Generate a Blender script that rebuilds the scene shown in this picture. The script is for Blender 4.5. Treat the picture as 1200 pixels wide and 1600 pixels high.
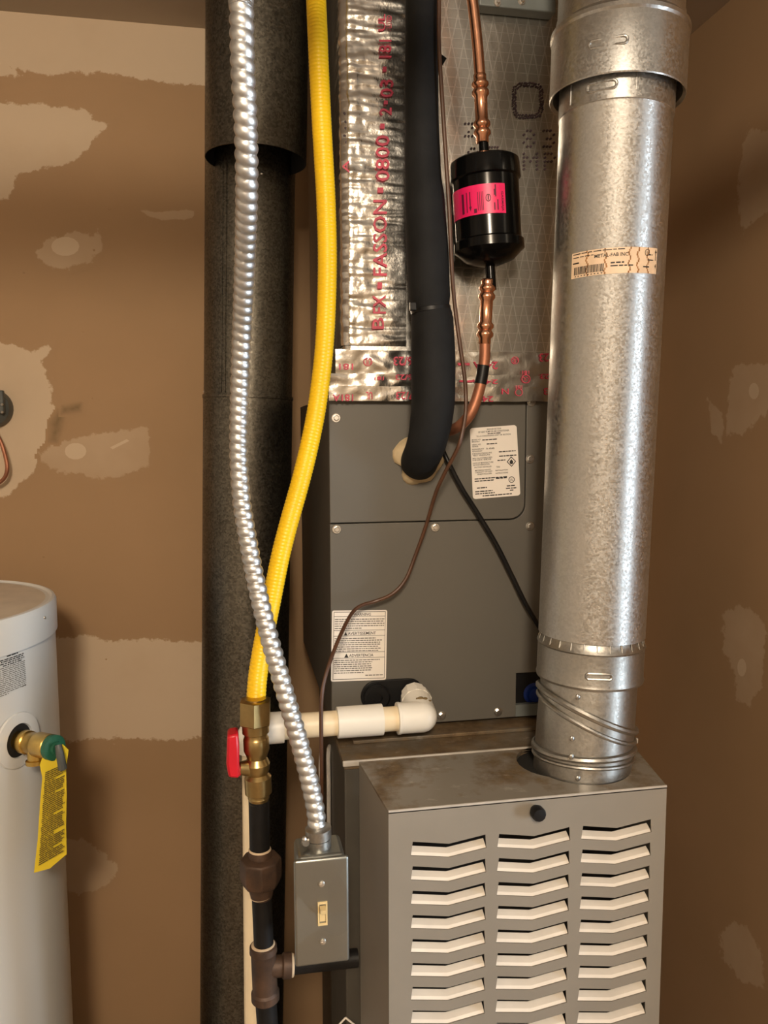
import bpy, bmesh, math, random
from mathutils import Vector, Matrix, noise
random.seed(7)
for o in list(bpy.data.objects): bpy.data.objects.remove(o, do_unlink=True)
SC = bpy.context.scene; COL = SC.collection
PI = math.pi

# ---------------------------------------------------------------- camera
F = 1250.0; CZ = 1.58
PITCH = math.atan((800-675)/F); YAW = math.radians(10.6); ROLL = 0.003
cy, sy, cp, sp = math.cos(YAW), math.sin(YAW), math.cos(PITCH), math.sin(PITCH)
FW = Vector((sy*cp, cy*cp, -sp)); r0 = Vector((cy, -sy, 0)); u0 = r0.cross(FW)
RT = (r0*math.cos(ROLL) - u0*math.sin(ROLL)).normalized(); UP = RT.cross(FW).normalized()
CAM = Vector((0, 0, CZ))
cd = bpy.data.cameras.new('camera'); cam = bpy.data.objects.new('camera', cd); COL.objects.link(cam)
m = Matrix((RT, UP, -FW)).transposed().to_4x4(); m.translation = CAM
cam.matrix_world = m
cd.sensor_fit = 'VERTICAL'; cd.sensor_height = 36; cd.sensor_width = 27; cd.lens = 36*F/1600
cd.clip_start = .02
SC.camera = cam

# ---------------------------------------------------------------- world, lights, exposure
w = bpy.data.worlds.new('world'); SC.world = w; w.use_nodes = True
w.node_tree.nodes['Background'].inputs[0].default_value = (1, .87, .72, 1)
w.node_tree.nodes['Background'].inputs[1].default_value = .03
def lamp(name, kind, loc, energy, col, size=.2, sizey=None, aim=None):
    l = bpy.data.lights.new(name, kind); l.energy = energy; l.color = col
    if kind == 'AREA':
        l.size = size
        if sizey: l.shape = 'RECTANGLE'; l.size_y = sizey
    else: l.shadow_soft_size = size
    o = bpy.data.objects.new(name, l); o.location = loc; COL.objects.link(o)
    if aim: o.rotation_euler = (Vector(aim)-Vector(loc)).to_track_quat('-Z', 'Y').to_euler()
    return o
lamp('hall_ceiling_light', 'POINT', (-.12, -.95, 2.23), 82, (1, .84, .65), .13)
lamp('hall_window_daylight', 'AREA', (2.20, -.40, 1.12), 46, (.70, .86, 1), .8, 1.0, (.4, .9, 1.2))
SC.view_settings.view_transform = 'Standard'; SC.view_settings.look = 'None'
SC.view_settings.exposure = .55; SC.view_settings.gamma = 1; SC.view_settings.use_curve_mapping = False

# ---------------------------------------------------------------- pixel helpers
def ray(px, py): return FW + RT*((px-600)/F) + UP*((800-py)/F)
def W(px, py, Y): d = ray(px, py); return CAM + d*(Y/d.y)
def WZ(px, py, Z): d = ray(px, py); return CAM + d*((Z-CZ)/d.z)
def WX(px, py, X): d = ray(px, py); return CAM + d*(X/d.x)
def SZ(P, n): return (P-CAM).dot(FW)*n/F
def S(px, py, Y, n): return SZ(W(px, py, Y), n)

# ---------------------------------------------------------------- materials
MATS = {}
class NT:
    def __init__(s, name):
        s.m = bpy.data.materials.new(name); s.m.use_nodes = True
        s.t = s.m.node_tree; s.b = s.t.nodes['Principled BSDF']; MATS[name] = s.m
        s.co = s.t.nodes.new('ShaderNodeTexCoord').outputs['Object']
        g = s.t.nodes.new('ShaderNodeNewGeometry'); s.pos = g.outputs['Position']
    def n(s, kind, **k):
        nd = s.t.nodes.new('ShaderNode'+kind)
        for a, v in k.items(): setattr(nd, a, v)
        return nd
    def l(s, a, b): s.t.links.new(a, b)
    def noise(s, scale, detail=3, rough=.55, vec=None, stretch=None):
        nd = s.n('TexNoise'); nd.inputs['Scale'].default_value = scale
        nd.inputs['Detail'].default_value = detail; nd.inputs['Roughness'].default_value = rough
        v = vec or s.pos
        if stretch:
            mp = s.n('Mapping'); mp.inputs['Scale'].default_value = stretch; s.l(v, mp.inputs[0]); v = mp.outputs[0]
        s.l(v, nd.inputs['Vector']); return nd.outputs['Fac']
    def ramp(s, fac, a, b, p0=0., p1=1.):
        r = s.n('ValToRGB'); r.color_ramp.elements[0].color = (*a, 1); r.color_ramp.elements[1].color = (*b, 1)
        r.color_ramp.elements[0].position = p0; r.color_ramp.elements[1].position = p1
        s.l(fac, r.inputs[0]); return r.outputs[0]
    def mix(s, fac, a, b):
        x = s.n('Mix', data_type='RGBA')
        for sock, v in ((x.inputs[0], fac), (x.inputs[6], a), (x.inputs[7], b)):
            if isinstance(v, (int, float)): sock.default_value = v
            elif isinstance(v, tuple): sock.default_value = (*v, 1)
            else: s.l(v, sock)
        return x.outputs[2]
    def math(s, op, a, b=0., c=None):
        x = s.n('Math', operation=op)
        for i, v in enumerate((a, b, c)):
            if v is None: continue
            if isinstance(v, (int, float)): x.inputs[i].default_value = v
            else: s.l(v, x.inputs[i])
        return x.outputs[0]
    def bump(s, h, strength=.2, dist=.002, prev=None):
        b = s.n('Bump'); b.inputs['Strength'].default_value = strength; b.inputs['Distance'].default_value = dist
        s.l(h, b.inputs['Height'])
        if prev: s.l(prev, b.inputs['Normal'])
        s.l(b.outputs[0], s.b.inputs['Normal']); return b.outputs[0]
    def set(s, base=None, rough=None, metal=None, spec=None):
        for k, v in (('Base Color', base), ('Roughness', rough), ('Metallic', metal), ('Specular IOR Level', spec)):
            if v is None: continue
            if isinstance(v, tuple): s.b.inputs[k].default_value = (*v, 1)
            elif isinstance(v, (int, float)): s.b.inputs[k].default_value = v
            else: s.l(v, s.b.inputs[k])
        return s
def simple(name, c, rough=.5, metal=0., var=.12, scale=30, bump=0., spec=None):
    t = NT(name)
    a = tuple(max(0, x*(1-var)) for x in c); b = tuple(min(1, x*(1+var)) for x in c)
    f = t.noise(scale); t.set(t.ramp(f, a, b, .3, .7), rough, metal, spec)
    if bump: t.bump(t.noise(scale*6), bump, .001)
    return t
PAPER_A, PAPER_B = (.35, .222, .118), (.40, .255, .140)
COMP = (.58, .45, .315)
def paper(t): return t.ramp(t.noise(2.2, 4), PAPER_A, PAPER_B, .3, .7)
t = NT('drywall_paper'); t.set(paper(t), .8, 0, .25); t.bump(t.noise(180, 2), .06, .001)
def comp_mat(name, thick):
    t = NT(name)
    at = t.n('Attribute', attribute_name='cover').outputs['Fac']
    nz = t.noise(55, 4, .65); nz2 = t.noise(9, 3)
    a = t.math('ADD', at, t.math('MULTIPLY', t.math('SUBTRACT', nz, .5), 1.1))
    e = t.n('MapRange'); e.inputs[1].default_value = .22; e.inputs[2].default_value = .34
    t.l(a, e.inputs[0])
    f = t.math('MULTIPLY', e.outputs[0], t.math('MULTIPLY_ADD', nz2, .5, thick-.25))
    f = t.math('MINIMUM', f, 1.)
    t.set(t.mix(f, paper(t), COMP), .75, 0, .25); t.bump(t.noise(70, 3), .05, .001)
comp_mat('joint_compound', 1.0); comp_mat('thin_compound', .45)
t = NT('wall_stain'); at = t.n('Attribute', attribute_name='cover').outputs['Fac']
f = t.math('MULTIPLY', at, t.math('MULTIPLY', t.noise(30, 4), 1.5)); t.set(t.mix(f, paper(t), (.13, .09, .045)), .8, 0, .25)
simple('ceiling_board', (.42, .35, .27), .85, var=.06, scale=4)
simple('floor_vinyl', (.30, .22, .15), .5, scale=5)
simple('hall_paint', (.55, .48, .39), .8, var=.03, scale=4)
def galv(name, ca, cb, r0, r1, scale=160):
    t = NT(name)
    v = t.n('TexVoronoi'); v.inputs['Scale'].default_value = scale; t.l(t.pos, v.inputs['Vector'])
    sp_ = t.n('Separate'+'Color'); t.l(v.outputs['Color'], sp_.inputs[0])
    nz = t.noise(14, 4); big = t.noise(5, 4, .6, stretch=(1, 1, .35))
    f = t.math('MULTIPLY_ADD', sp_.outputs[0], .55, t.math('MULTIPLY', nz, .45))
    c = t.mix(t.math('MULTIPLY', big, .5), t.ramp(f, ca, cb, .15, .85), tuple((x*.75) for x in ca))
    r = t.math('MULTIPLY_ADD', sp_.outputs[1], r1-r0, r0)
    t.set(c, r, 1.)
    t.bump(t.noise(260, 3, .6), .20, .0004)
    return t
galv('galvanized', (.53, .52, .495), (.67, .66, .635), .30, .50, 420)
galv('galvanized_aged', (.39, .38, .355), (.50, .485, .45), .33, .45, 400)
galv('galvanized_dark', (.085, .078, .064), (.25, .23, .19), .34, .52, 330)
galv('box_steel', (.35, .365, .345), (.40, .415, .39), .36, .44, 30)
simple('conduit_steel', (.62, .62, .61), .44, 1., .12, 40)
simple('screw_zinc', (.72, .70, .66), .3, 1., .05)
t = simple('yellow_jacket', (.80, .50, .008), .36, 0, .05, 12, spec=.4)
simple('copper', (.82, .42, .26), .25, 1., .12, 40)
simple('copper_dull', (.36, .15, .085), .5, .6, .2, 40)
simple('brown_wire', (.075, .031, .014), .45, 0, .2, 50)
simple('black_foam', (.009, .0092, .0098), .75, 0, .3, 25, .3, spec=.22)
simple('black_paint', (.0025, .0025, .0025), .16, 0, .1, spec=.22)
simple('black_plastic', (.006, .006, .0065), .42, 0, .2, spec=.3)
simple('black_iron', (.007, .0065, .0065), .5, 0, .3, 60, .2, spec=.25)
t = NT('malleable_iron'); f = t.noise(35, 5, .65)
t.set(t.ramp(f, (.035, .022, .016), (.115, .062, .036), .3, .75), .55, .35); t.bump(t.noise(220), .25, .001)
simple('pipe_dope', (.52, .40, .27), .7)
simple('brass', (.40, .29, .125), .33, 1., .15, 60)
simple('brass_bright', (.62, .42, .12), .28, 1., .15, 60)
simple('red_vinyl', (.48, .006, .016), .38, 0, .05)
simple('pvc_white', (.80, .77, .70), .35, 0, .03, 20)
simple('pvc_pipe', (.80, .68, .48), .38, 0, .06, 20)
simple('pvc_stain', (.14, .09, .03), .6, 0, .3, 90)
simple('blue_plastic', (.004, .022, .16), .4, 0, .15)
simple('coil_paint', (.108, .101, .087), .46, 0, .05, 6, .05)
t = NT('furnace_paint'); f = t.noise(5, 4)
t.set(t.ramp(f, (.205, .185, .155), (.245, .222, .188), .3, .7), .42); t.bump(t.noise(400, 2), .03, .0005)
def rusty(name, base, lo, hi):
    t = NT(name); f = t.noise(14, 6, .62); g = t.noise(45, 5, .7)
    k = t.ramp(t.math('ADD', t.math('MULTIPLY', f, .75), t.math('MULTIPLY', g, .25)), (0, 0, 0), (1, 1, 1), lo, hi)
    c = t.mix(k, base, t.ramp(g, (.07, .042, .018), (.17, .115, .06), .35, .65))
    dust = t.ramp(t.noise(26, 5, .7, stretch=(1, 1.6, 1)), (0, 0, 0), (1, 1, 1), .60, .70)
    c = t.mix(t.math('MULTIPLY', dust, .45), c, (.42, .39, .34))
    t.set(c, t.math('MULTIPLY_ADD', k, .25, .33)); t.bump(g, .12, .001)
rusty('furnace_top', (.21, .19, .16), .47, .60); rusty('rusty_ledge', (.15, .13, .10), .34, .52)
simple('fin_paint', (.74, .68, .60), .45, 0, .07, 25)
simple('cavity_shade', (.01, .009, .008), .8)  # near-black colour that paints shade into openings and hollows
simple('casing_dark', (.055, .049, .039), .5, 0, .1)
simple('edge_paint_highlight', (.42, .39, .35), .4)  # pale sheet metal edges, and the painted highlight on the door hem
simple('white_label', (.82, .77, .71), .5, 0, .02)
simple('tan_label', (.74, .55, .38), .55, 0, .10, 40)
simple('label_stain', (.28, .12, .03), .6, 0, .3, 90)
simple('pink_label', (.80, .012, .13), .4, 0, .04)
simple('yellow_tag', (.66, .50, .02), .5, 0, .04)
simple('tag_ink', (.085, .062, .006), .6)
simple('ink', (.02, .018, .016), .6)
simple('pink_ink', (.11, .004, .03), .6)
simple('grey_ink', (.14, .13, .115), .6)
simple('red_ink', (.55, .05, .10), .45, 0, .25, 60)
simple('purple_ink', (.045, .022, .03), .5)
simple('cream_plastic', (.62, .47, .23), .4)
simple('sealant', (.52, .41, .25), .75, 0, .15, 60, .3)
simple('heater_enamel', (.69, .70, .69), .30, 0, .02, 5)
simple('heater_lid', (.62, .55, .46), .42, 0, .08, 25)
simple('green_plastic', (.015, .115, .065), .55, 0, .2, 60)
simple('grey_plastic', (.07, .075, .07), .45)
simple('steel_blue', (.17, .19, .185), .45, .3, .1)
def foil(name, scrim, rough=.24, col=(.76, .73, .68), wr=1.):
    t = NT(name)
    nz = t.noise(22, 5, .6); fine = t.noise(90, 3, .6)
    h = t.math('ADD', t.math('MULTIPLY', nz, .7*wr), t.math('MULTIPLY', fine, .3*wr))
    if scrim:
        sx = t.n('SeparateXYZ'); t.l(t.pos, sx.inputs[0]); X, Y, Z = sx.outputs
        def lines(a, b, per, wd):
            u = t.math('ADD', t.math('MULTIPLY', t.math('ADD', X, Y), a), t.math('MULTIPLY', Z, b))
            fr = t.math('FRACT', t.math('ADD', t.math('DIVIDE', u, per), t.math('MULTIPLY', nz, .12)))
            return t.math('LESS_THAN', t.math('ABSOLUTE', t.math('SUBTRACT', fr, .5)), wd)
        L = t.math('MAXIMUM', lines(1, .22, .0165, .05), lines(1, -.22, .0165, .05))
        L = t.math('MAXIMUM', L, lines(0, 1, .0125, .045))
        h = t.math('ADD', h, t.math('MULTIPLY', L, 1.1))
        t.set(t.mix(t.math('MULTIPLY', L, .6), col, (.9, .88, .84)), rough, 1.)
    else: t.set(t.ramp(nz, tuple(x*.85 for x in col), col, .3, .6), rough, 1.)
    t.bump(h, .75 if scrim else .4, .0022)
foil('foil_facing', True, .27, (.56, .54, .495), .5); foil('foil_tape', False, .22, wr=1.5)

# ---------------------------------------------------------------- mesh helpers
class MB:
    def __init__(s): s.v = []; s.f = []
    def add(s, vs, fs):
        k = len(s.v); s.v += [Vector(p) for p in vs]; s.f += [tuple(i+k for i in q) for q in fs]; return s
    def box(s, x0, x1, y0, y1, z0, z1):
        return s.add([(x, y, z) for x in (x0, x1) for y in (y0, y1) for z in (z0, z1)],
                     [(0, 1, 3, 2), (4, 6, 7, 5), (0, 4, 5, 1), (2, 3, 7, 6), (0, 2, 6, 4), (1, 5, 7, 3)])
    def prism(s, poly, d):            # poly: 3D points, d: extrusion vector
        n = len(poly); a = [Vector(p) for p in poly]; b = [p+d for p in a]
        return s.add(a+b, [tuple(range(n))[::-1], tuple(range(n, 2*n))]+[(i, (i+1) % n, n+(i+1) % n, n+i) for i in range(n)])
    def lathe(s, prof, O, A, seg=40, cap=True, ref=None, hexa=None):
        A = Vector(A).normalized(); e1, e2 = frame(A, ref)
        vs = []; fs = []
        for r, tt in prof:
            for i in range(seg):
                th = 2*PI*i/seg; vs.append(Vector(O)+A*tt+(e1*math.cos(th)+e2*math.sin(th))*r)
        for k in range(len(prof)-1):
            for i in range(seg):
                j = (i+1) % seg; fs.append((k*seg+i, k*seg+j, (k+1)*seg+j, (k+1)*seg+i))
        if cap:
            fs.append(tuple(range(seg))[::-1]); fs.append(tuple((len(prof)-1)*seg+i for i in range(seg)))
        return s.add(vs, fs)
    def tube(s, pts, rad, seg=16, mod=None, cap=True, closed=False):
        n = len(pts); L = [0.]
        for i in range(1, n): L.append(L[-1]+(pts[i]-pts[i-1]).length)
        tan = []
        for i in range(n):
            a = pts[(i-1) % n] if closed else pts[max(0, i-1)]; b = pts[(i+1) % n] if closed else pts[min(n-1, i+1)]
            tan.append((b-a).normalized())
        e1 = frame(tan[0])[0]; vs = []; fs = []
        for i in range(n):
            e1 = (e1-tan[i]*e1.dot(tan[i])).normalized(); e2 = tan[i].cross(e1)
            r = rad(L[i]) if callable(rad) else (rad[i] if isinstance(rad, (list, tuple)) else rad)
            for k in range(seg):
                th = 2*PI*k/seg; rr = r*(mod(L[i], th) if mod else 1)
                vs.append(pts[i]+(e1*math.cos(th)+e2*math.sin(th))*rr)
        for i in range(n if closed else n-1):
            for k in range(seg):
                j = (k+1) % seg; q = (i+1) % n
                fs.append((i*seg+k, i*seg+j, q*seg+j, q*seg+k))
        if cap and not closed:
            fs.append(tuple(range(seg))[::-1]); fs.append(tuple((n-1)*seg+k for k in range(seg)))
        return s.add(vs, fs)
    def sphere(s, c, r, sc=(1, 1, 1), seg=16, half=False):
        n = seg//2; vs = []; fs = []
        for i in range(n+1):
            ph = PI*i/n
            for k in range(seg):
                th = 2*PI*k/seg
                vs.append((c[0]+r*sc[0]*math.sin(ph)*math.cos(th), c[1]+r*sc[1]*math.sin(ph)*math.sin(th), c[2]+r*sc[2]*math.cos(ph)))
        for i in range(n):
            for k in range(seg):
                j = (k+1) % seg; fs.append((i*seg+k, (i+1)*seg+k, (i+1)*seg+j, i*seg+j))
        return s.add(vs, fs)
    def grid(s, fn, nu, nv):
        vs = [fn(i/nu, j/nv) for j in range(nv+1) for i in range(nu+1)]
        return s.add(vs, [(j*(nu+1)+i, j*(nu+1)+i+1, (j+1)*(nu+1)+i+1, (j+1)*(nu+1)+i) for j in range(nv) for i in range(nu)])
def frame(A, ref=None):
    A = A.normalized()
    if ref is None: ref = Vector((0, -1, 0)) if abs(A.y) < .8 else Vector((0, 0, 1))
    e1 = (ref-A*ref.dot(A)).normalized(); return e1, A.cross(e1)
def smooth_path(P, step=.006):
    P = [Vector(p) for p in P]; out = []
    Q = [P[0]*2-P[1]]+P+[P[-1]*2-P[-2]]
    for i in range(1, len(Q)-2):
        a, b, c, d = Q[i-1:i+3]; n = max(2, int((c-b).length/step))
        for k in range(n):
            u = k/n; out.append(.5*((2*b)+(c-a)*u+(2*a-5*b+4*c-d)*u*u+(3*b-a-3*c+d)*u**3))
    out.append(P[-1]); return out
def pxpath(L, step=.006): return smooth_path([p if isinstance(p, Vector) else W(*p[:3]) for p in L], step)
def above(px, py, Y, z): p = W(px, py, Y); p.z = z; return p      # the run goes on straight up to the ceiling
ORG = {}
def thing(name, label, cat, loc, group=None):
    o = bpy.data.objects.new(name, None); COL.objects.link(o); o.location = loc; o.empty_display_size = .02
    o['label'] = label; o['category'] = cat
    if group: o['group'] = group
    ORG[o] = Vector(loc); return o
def finish(o, bevel=0, bseg=2, sharp=35):
    if bevel:
        b = o.modifiers.new('bevel', 'BEVEL'); b.width = bevel; b.segments = bseg; b.limit_method = 'ANGLE'; b.angle_limit = math.radians(40)
def mesh(name, mb, sharp=35, flat=False, recalc=True):
    me = bpy.data.meshes.new(name); me.from_pydata([tuple(p) for p in mb.v], [], mb.f)
    if recalc:
        bm = bmesh.new(); bm.from_mesh(me); bmesh.ops.recalc_face_normals(bm, faces=bm.faces); bm.to_mesh(me); bm.free()
    if not flat:
        for p in me.polygons: p.use_smooth = True
        me.set_sharp_from_angle(angle=math.radians(sharp))
    me.update(); return me
def part(name, mb, mat, parent, label=None, bevel=0, sharp=35, flat=False, recalc=True, kind=None, bseg=2):
    o0 = ORG[parent]; mb2 = MB(); mb2.v = [p-o0 for p in mb.v]; mb2.f = mb.f
    me = mesh(name, mb2, sharp, flat, recalc); me.materials.append(MATS[mat])
    o = bpy.data.objects.new(name, me); COL.objects.link(o); o.parent = parent; ORG[o] = o0
    if label: o['label'] = label
    if kind: o['kind'] = kind
    finish(o, bevel, bseg); return o
def single(name, mb, mat, label, cat, org=None, group=None, bevel=0, sharp=35):
    org = Vector(org) if org is not None else mb.v[0].copy()
    mb2 = MB(); mb2.v = [p-org for p in mb.v]; mb2.f = mb.f
    me = mesh(name, mb2, sharp); me.materials.append(MATS[mat])
    o = bpy.data.objects.new(name, me); COL.objects.link(o); o.location = org; ORG[o] = org
    o['label'] = label; o['category'] = cat
    if group: o['group'] = group
    finish(o, bevel); return o
def inst(name, me, parent, P, rot=None):
    o = bpy.data.objects.new(name, me); COL.objects.link(o); o.parent = parent; o.location = Vector(P)-ORG[parent]
    if rot is not None: o.rotation_euler = rot
    ORG[o] = Vector(P); return o
def struct(name, mb, mat, flat=True):
    me = mesh(name, mb, flat=flat); me.materials.append(MATS[mat])
    o = bpy.data.objects.new(name, me); COL.objects.link(o); o['kind'] = 'structure'; ORG[o] = Vector((0, 0, 0)); return o
def plate(outer, holes, mapf, thick):
    """flat sheet with holes; outer/holes: 2D loops; mapf(u,v)->3D; thick: vector to the back side"""
    bm = bmesh.new(); edges = []
    for lp in [outer]+holes:
        vs = [bm.verts.new((u, v, 0)) for u, v in lp]
        for i in range(len(vs)): edges.append(bm.edges.new((vs[i], vs[(i+1) % len(vs)])))
    bmesh.ops.triangle_fill(bm, use_beauty=True, use_dissolve=False, edges=edges)
    bm.verts.index_update(); V = [tuple(v.co[:2]) for v in bm.verts]; T = [tuple(v.index for v in f.verts) for f in bm.faces]
    bm.free(); n = len(V); mb = MB(); thick = Vector(thick)
    A = [Vector(mapf(u, v)) for u, v in V]; fs = list(T)+[tuple(i+n for i in q[::-1]) for q in T]
    k = 0
    for lp in [outer]+holes:
        c = len(lp)
        for i in range(c): a, b = k+i, k+(i+1) % c; fs.append((a, b, b+n, a+n))
        k += c
    mb.add(A+[p+thick for p in A], fs); return mb
# text
_TX = {}
def text2d(body):
    if body not in _TX:
        cu = bpy.data.curves.new('t', 'FONT'); cu.body = body; cu.size = 1; cu.resolution_u = 2; cu.offset = .012
        ob = bpy.data.objects.new('t', cu); COL.objects.link(ob)
        dg = bpy.context.evaluated_depsgraph_get(); me = bpy.data.meshes.new_from_object(ob.evaluated_get(dg))
        vs = [(v.co.x, v.co.y) for v in me.vertices]; fs = [tuple(p.vertices) for p in me.polygons]
        bpy.data.objects.remove(ob, do_unlink=True); bpy.data.meshes.remove(me); bpy.data.curves.remove(cu)
        x0 = min(v[0] for v in vs); x1 = max(v[0] for v in vs); y0 = min(v[1] for v in vs); y1 = max(v[1] for v in vs)
        _TX[body] = ([((x-x0)/(x1-x0), (y-y0)/(y1-y0)) for x, y in vs], fs)
    return _TX[body]
def put_text(mb, body, u0, u1, v0, v1, fn):
    """fit the string in the box u0..u1, v0..v1 and send it through fn(u,v)"""
    vs, fs = text2d(body); mb.add([fn(u0+(u1-u0)*x, v0+(v1-v0)*y) for x, y in vs], fs)
def rect(mb, u0, u1, v0, v1, fn, n=1):
    for i in range(n):
        a = u0+(u1-u0)*i/n; b = u0+(u1-u0)*(i+1)/n
        mb.add([fn(a, v0), fn(b, v0), fn(b, v1), fn(a, v1)], [(0, 1, 2, 3)])
def words(mb, u0, u1, v, h, fn, gap=.012, wmin=.03, wmax=.10):
    u = u0
    while u < u1-.01:
        e = min(u1, u+random.uniform(wmin, wmax)); rect(mb, u, e, v-h/2, v+h/2, fn); u = e+gap
def ring2d(mb, cu, cv, ru, rv, wd, fn, n=20):
    vs = []; fs = []
    for i in range(n):
        c, s_ = math.cos(2*PI*i/n), math.sin(2*PI*i/n)
        vs += [fn(cu+ru*c, cv+rv*s_), fn(cu+ru*(1-wd)*c, cv+rv*(1-wd)*s_)]
    for i in range(n):
        a = 2*i; b = 2*((i+1) % n); fs.append((a, b, b+1, a+1))
    mb.add(vs, fs)
def quadmap(TL, TR, BL, BR, off):
    """u right 0..1, v up 0..1 over a quad, pushed by off along its normal"""
    n = (TR-TL).cross(BL-TL).normalized()
    if n.dot(CAM-TL) < 0: n = -n
    return lambda u, v: (BL*(1-u)+BR*u)*(1-v)+(TL*(1-u)+TR*u)*v+n*off
def round_rect(r=.06, asp=1., n=4):
    out = []
    for cx, cy_, a0 in ((1-r, 1-r*asp, 0), (r, 1-r*asp, 90), (r, r*asp, 180), (1-r, r*asp, 270)):
        for k in range(n+1):
            a = math.radians(a0+90*k/n); out.append((cx+r*math.cos(a), cy_+r*asp*math.sin(a)))
    return out
# shared screw: hex washer head, axis along -Y
def hexscrew_mesh(r, mat, name='screw'):
    mb = MB(); mb.lathe([(r, 0), (r, .0008), (r*.9, .0013)], (0, 0, 0), (0, -1, 0), 18)
    mb.lathe([(r*.62, .0012), (r*.62, .0042), (r*.5, .005)], (0, 0, 0), (0, -1, 0), 6)
    me = mesh(name, mb, 30); me.materials.append(MATS[mat]); return me

# ================================================================ ROOM
YW, XR, ZC = 1.70, .92, 2.372
struct('floor', MB().box(-2.0, 2.4, -2.6, YW, -.06, 0), 'floor_vinyl')
struct('ceiling', MB().box(-2.0, 2.4, -2.6, YW, ZC, ZC+.06), 'ceiling_board')
wall_back = struct('wall_back', MB().box(-2.0, 2.4, YW, YW+.08, 0, ZC), 'drywall_paper')
wall_right = struct('wall_right', MB().box(XR, XR+.1, .45, YW, 0, ZC), 'drywall_paper')
struct('wall_left', MB().box(-2.08, -2.0, -2.6, YW, 0, ZC), 'hall_paint')
struct('wall_front', MB().box(-2.0, 2.4, -2.68, -2.6, 0, ZC), 'hall_paint')
struct('trim_1', MB().box(-2.0, XR, .46, .50, 2.065, 2.135), 'hall_paint')
struct('wall_far_right', MB().box(2.4, 2.48, -2.6, YW, 0, ZC), 'hall_paint')

NPATCH = 0
def patch(wall, poly, mat, name='compound_patch', axis='Y', lift=None, core=False):
    global NPATCH
    NPATCH += 1; lift = .0003+.00007*NPATCH
    """thin skim of joint compound on the wall: a fine grid with a coverage value that fades out at the rim"""
    x0, x1 = min(p[0] for p in poly)-10, max(p[0] for p in poly)+10; y0, y1 = min(p[1] for p in poly)-10, max(p[1] for p in poly)+10
    st = 2.5 if (x1-x0)*(y1-y0) < 12000 else 4.; nx, ny = int((x1-x0)/st)+1, int((y1-y0)/st)+1
    wd = min(16., .35*min(x1-x0-20, y1-y0-20)); E_ = [(poly[k], poly[(k+1) % len(poly)]) for k in range(len(poly))]
    def sd(x, y):
        ins = False; d = 1e9
        for (ax_, ay), (bx, by) in E_:
            if (ay > y) != (by > y) and x < (bx-ax_)*(y-ay)/(by-ay)+ax_: ins = not ins
            vx, vy = bx-ax_, by-ay; t_ = max(0, min(1, ((x-ax_)*vx+(y-ay)*vy)/(vx*vx+vy*vy+1e-9)))
            d = min(d, math.hypot(x-ax_-t_*vx, y-ay-t_*vy))
        return d if ins else -d
    cov = {}; 
    for b in range(ny+1):
        for a in range(nx+1): cov[a, b] = max(0., min(1., .28+.72*sd(x0+a*st, y0+b*st)/wd))
    idx = {}; vs = []; cv = []; fs = []
    def vid(a, b):
        if (a, b) not in idx:
            idx[a, b] = len(vs); x, y = x0+a*st, y0+b*st
            vs.append(W(x, y, YW-lift) if axis == 'Y' else WX(x, y, XR-lift)); cv.append(cov[a, b])
        return idx[a, b]
    for b in range(ny):
        for a in range(nx):
            q = ((a, b), (a+1, b), (a+1, b+1), (a, b+1))
            if max(cov[k] for k in q) > 0: fs.append(tuple(vid(*k) for k in q))
    if core:
        vs = [W(*p, YW-lift) if axis == 'Y' else WX(*p, XR-lift) for p in poly]; fs = [tuple(range(len(vs)))]; cv = [1.]*len(vs)
    o = part(name, MB().add(vs, fs), mat, wall, flat=True, recalc=False)
    at = o.data.attributes.new('cover', 'FLOAT', 'POINT')
    for k, c in enumerate(cv): at.data[k].value = c
    return o
def oval(cx, cy_, rx, ry, n=14): return [(cx+rx*math.cos(2*PI*i/n), cy_+ry*math.sin(2*PI*i/n)) for i in range(n)]
B, Rr = wall_back, wall_right
patch(B, [(-60, -4), (80, 10), (325, 34), (345, 134), (270, 131), (200, 121), (150, 113), (110, 113), (65, 117), (14, 103), (34, 119), (0, 121), (-60, 120)], 'joint_compound')
patch(B, [(-60, 165), (0, 160), (60, 163), (130, 172), (150, 188), (172, 194), (150, 215), (130, 240), (100, 258), (40, 270), (20, 273), (26, 288), (14, 306), (0, 316), (-60, 325)], 'joint_compound')
patch(B, [(57, 394), (72, 374), (120, 361), (146, 367), (153, 354), (159, 390), (140, 410), (108, 421), (66, 412)], 'thin_compound')
patch(B, oval(102, 385, 22, 15), 'joint_compound', core=True)
patch(B, [(217, 328), (245, 331), (303, 329), (300, 341), (262, 344), (235, 339)], 'thin_compound')
patch(B, [(-70, 540), (0, 534), (25, 541), (48, 549), (79, 537), (75, 553), (66, 566), (80, 606), (83, 640), (76, 680), (62, 718), (40, 750), (10, 775), (-70, 795)], 'joint_compound')
patch(B, [(64, 712), (80, 692), (130, 681), (180, 673), (231, 667), (233, 728), (200, 742), (155, 750), (130, 741), (75, 733)], 'thin_compound')
patch(B, oval(118, 705, 17, 13), 'joint_compound', core=True)
patch(B, [(172, 699), (198, 686), (202, 689), (176, 702)], 'joint_compound', core=True)
patch(B, [(76, 690), (78, 660), (92, 640), (103, 640), (97, 668), (90, 692)], 'wall_stain', 'wall_smudge', lift=.0014)
patch(B, [(94, 648), (97, 634), (128, 629), (127, 643)], 'wall_stain', 'wall_smudge', lift=.0018)
patch(B, [(60, 1000), (140, 994), (178, 1003), (235, 998), (262, 1001), (330, 1004), (330, 1030), (330, 1149), (270, 1156), (200, 1153), (60, 1160)], 'joint_compound')
patch(B, [(188, 1077), (322, 1073), (322, 1075), (188, 1080)], 'joint_compound', 'tape_seam', core=True)
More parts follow.
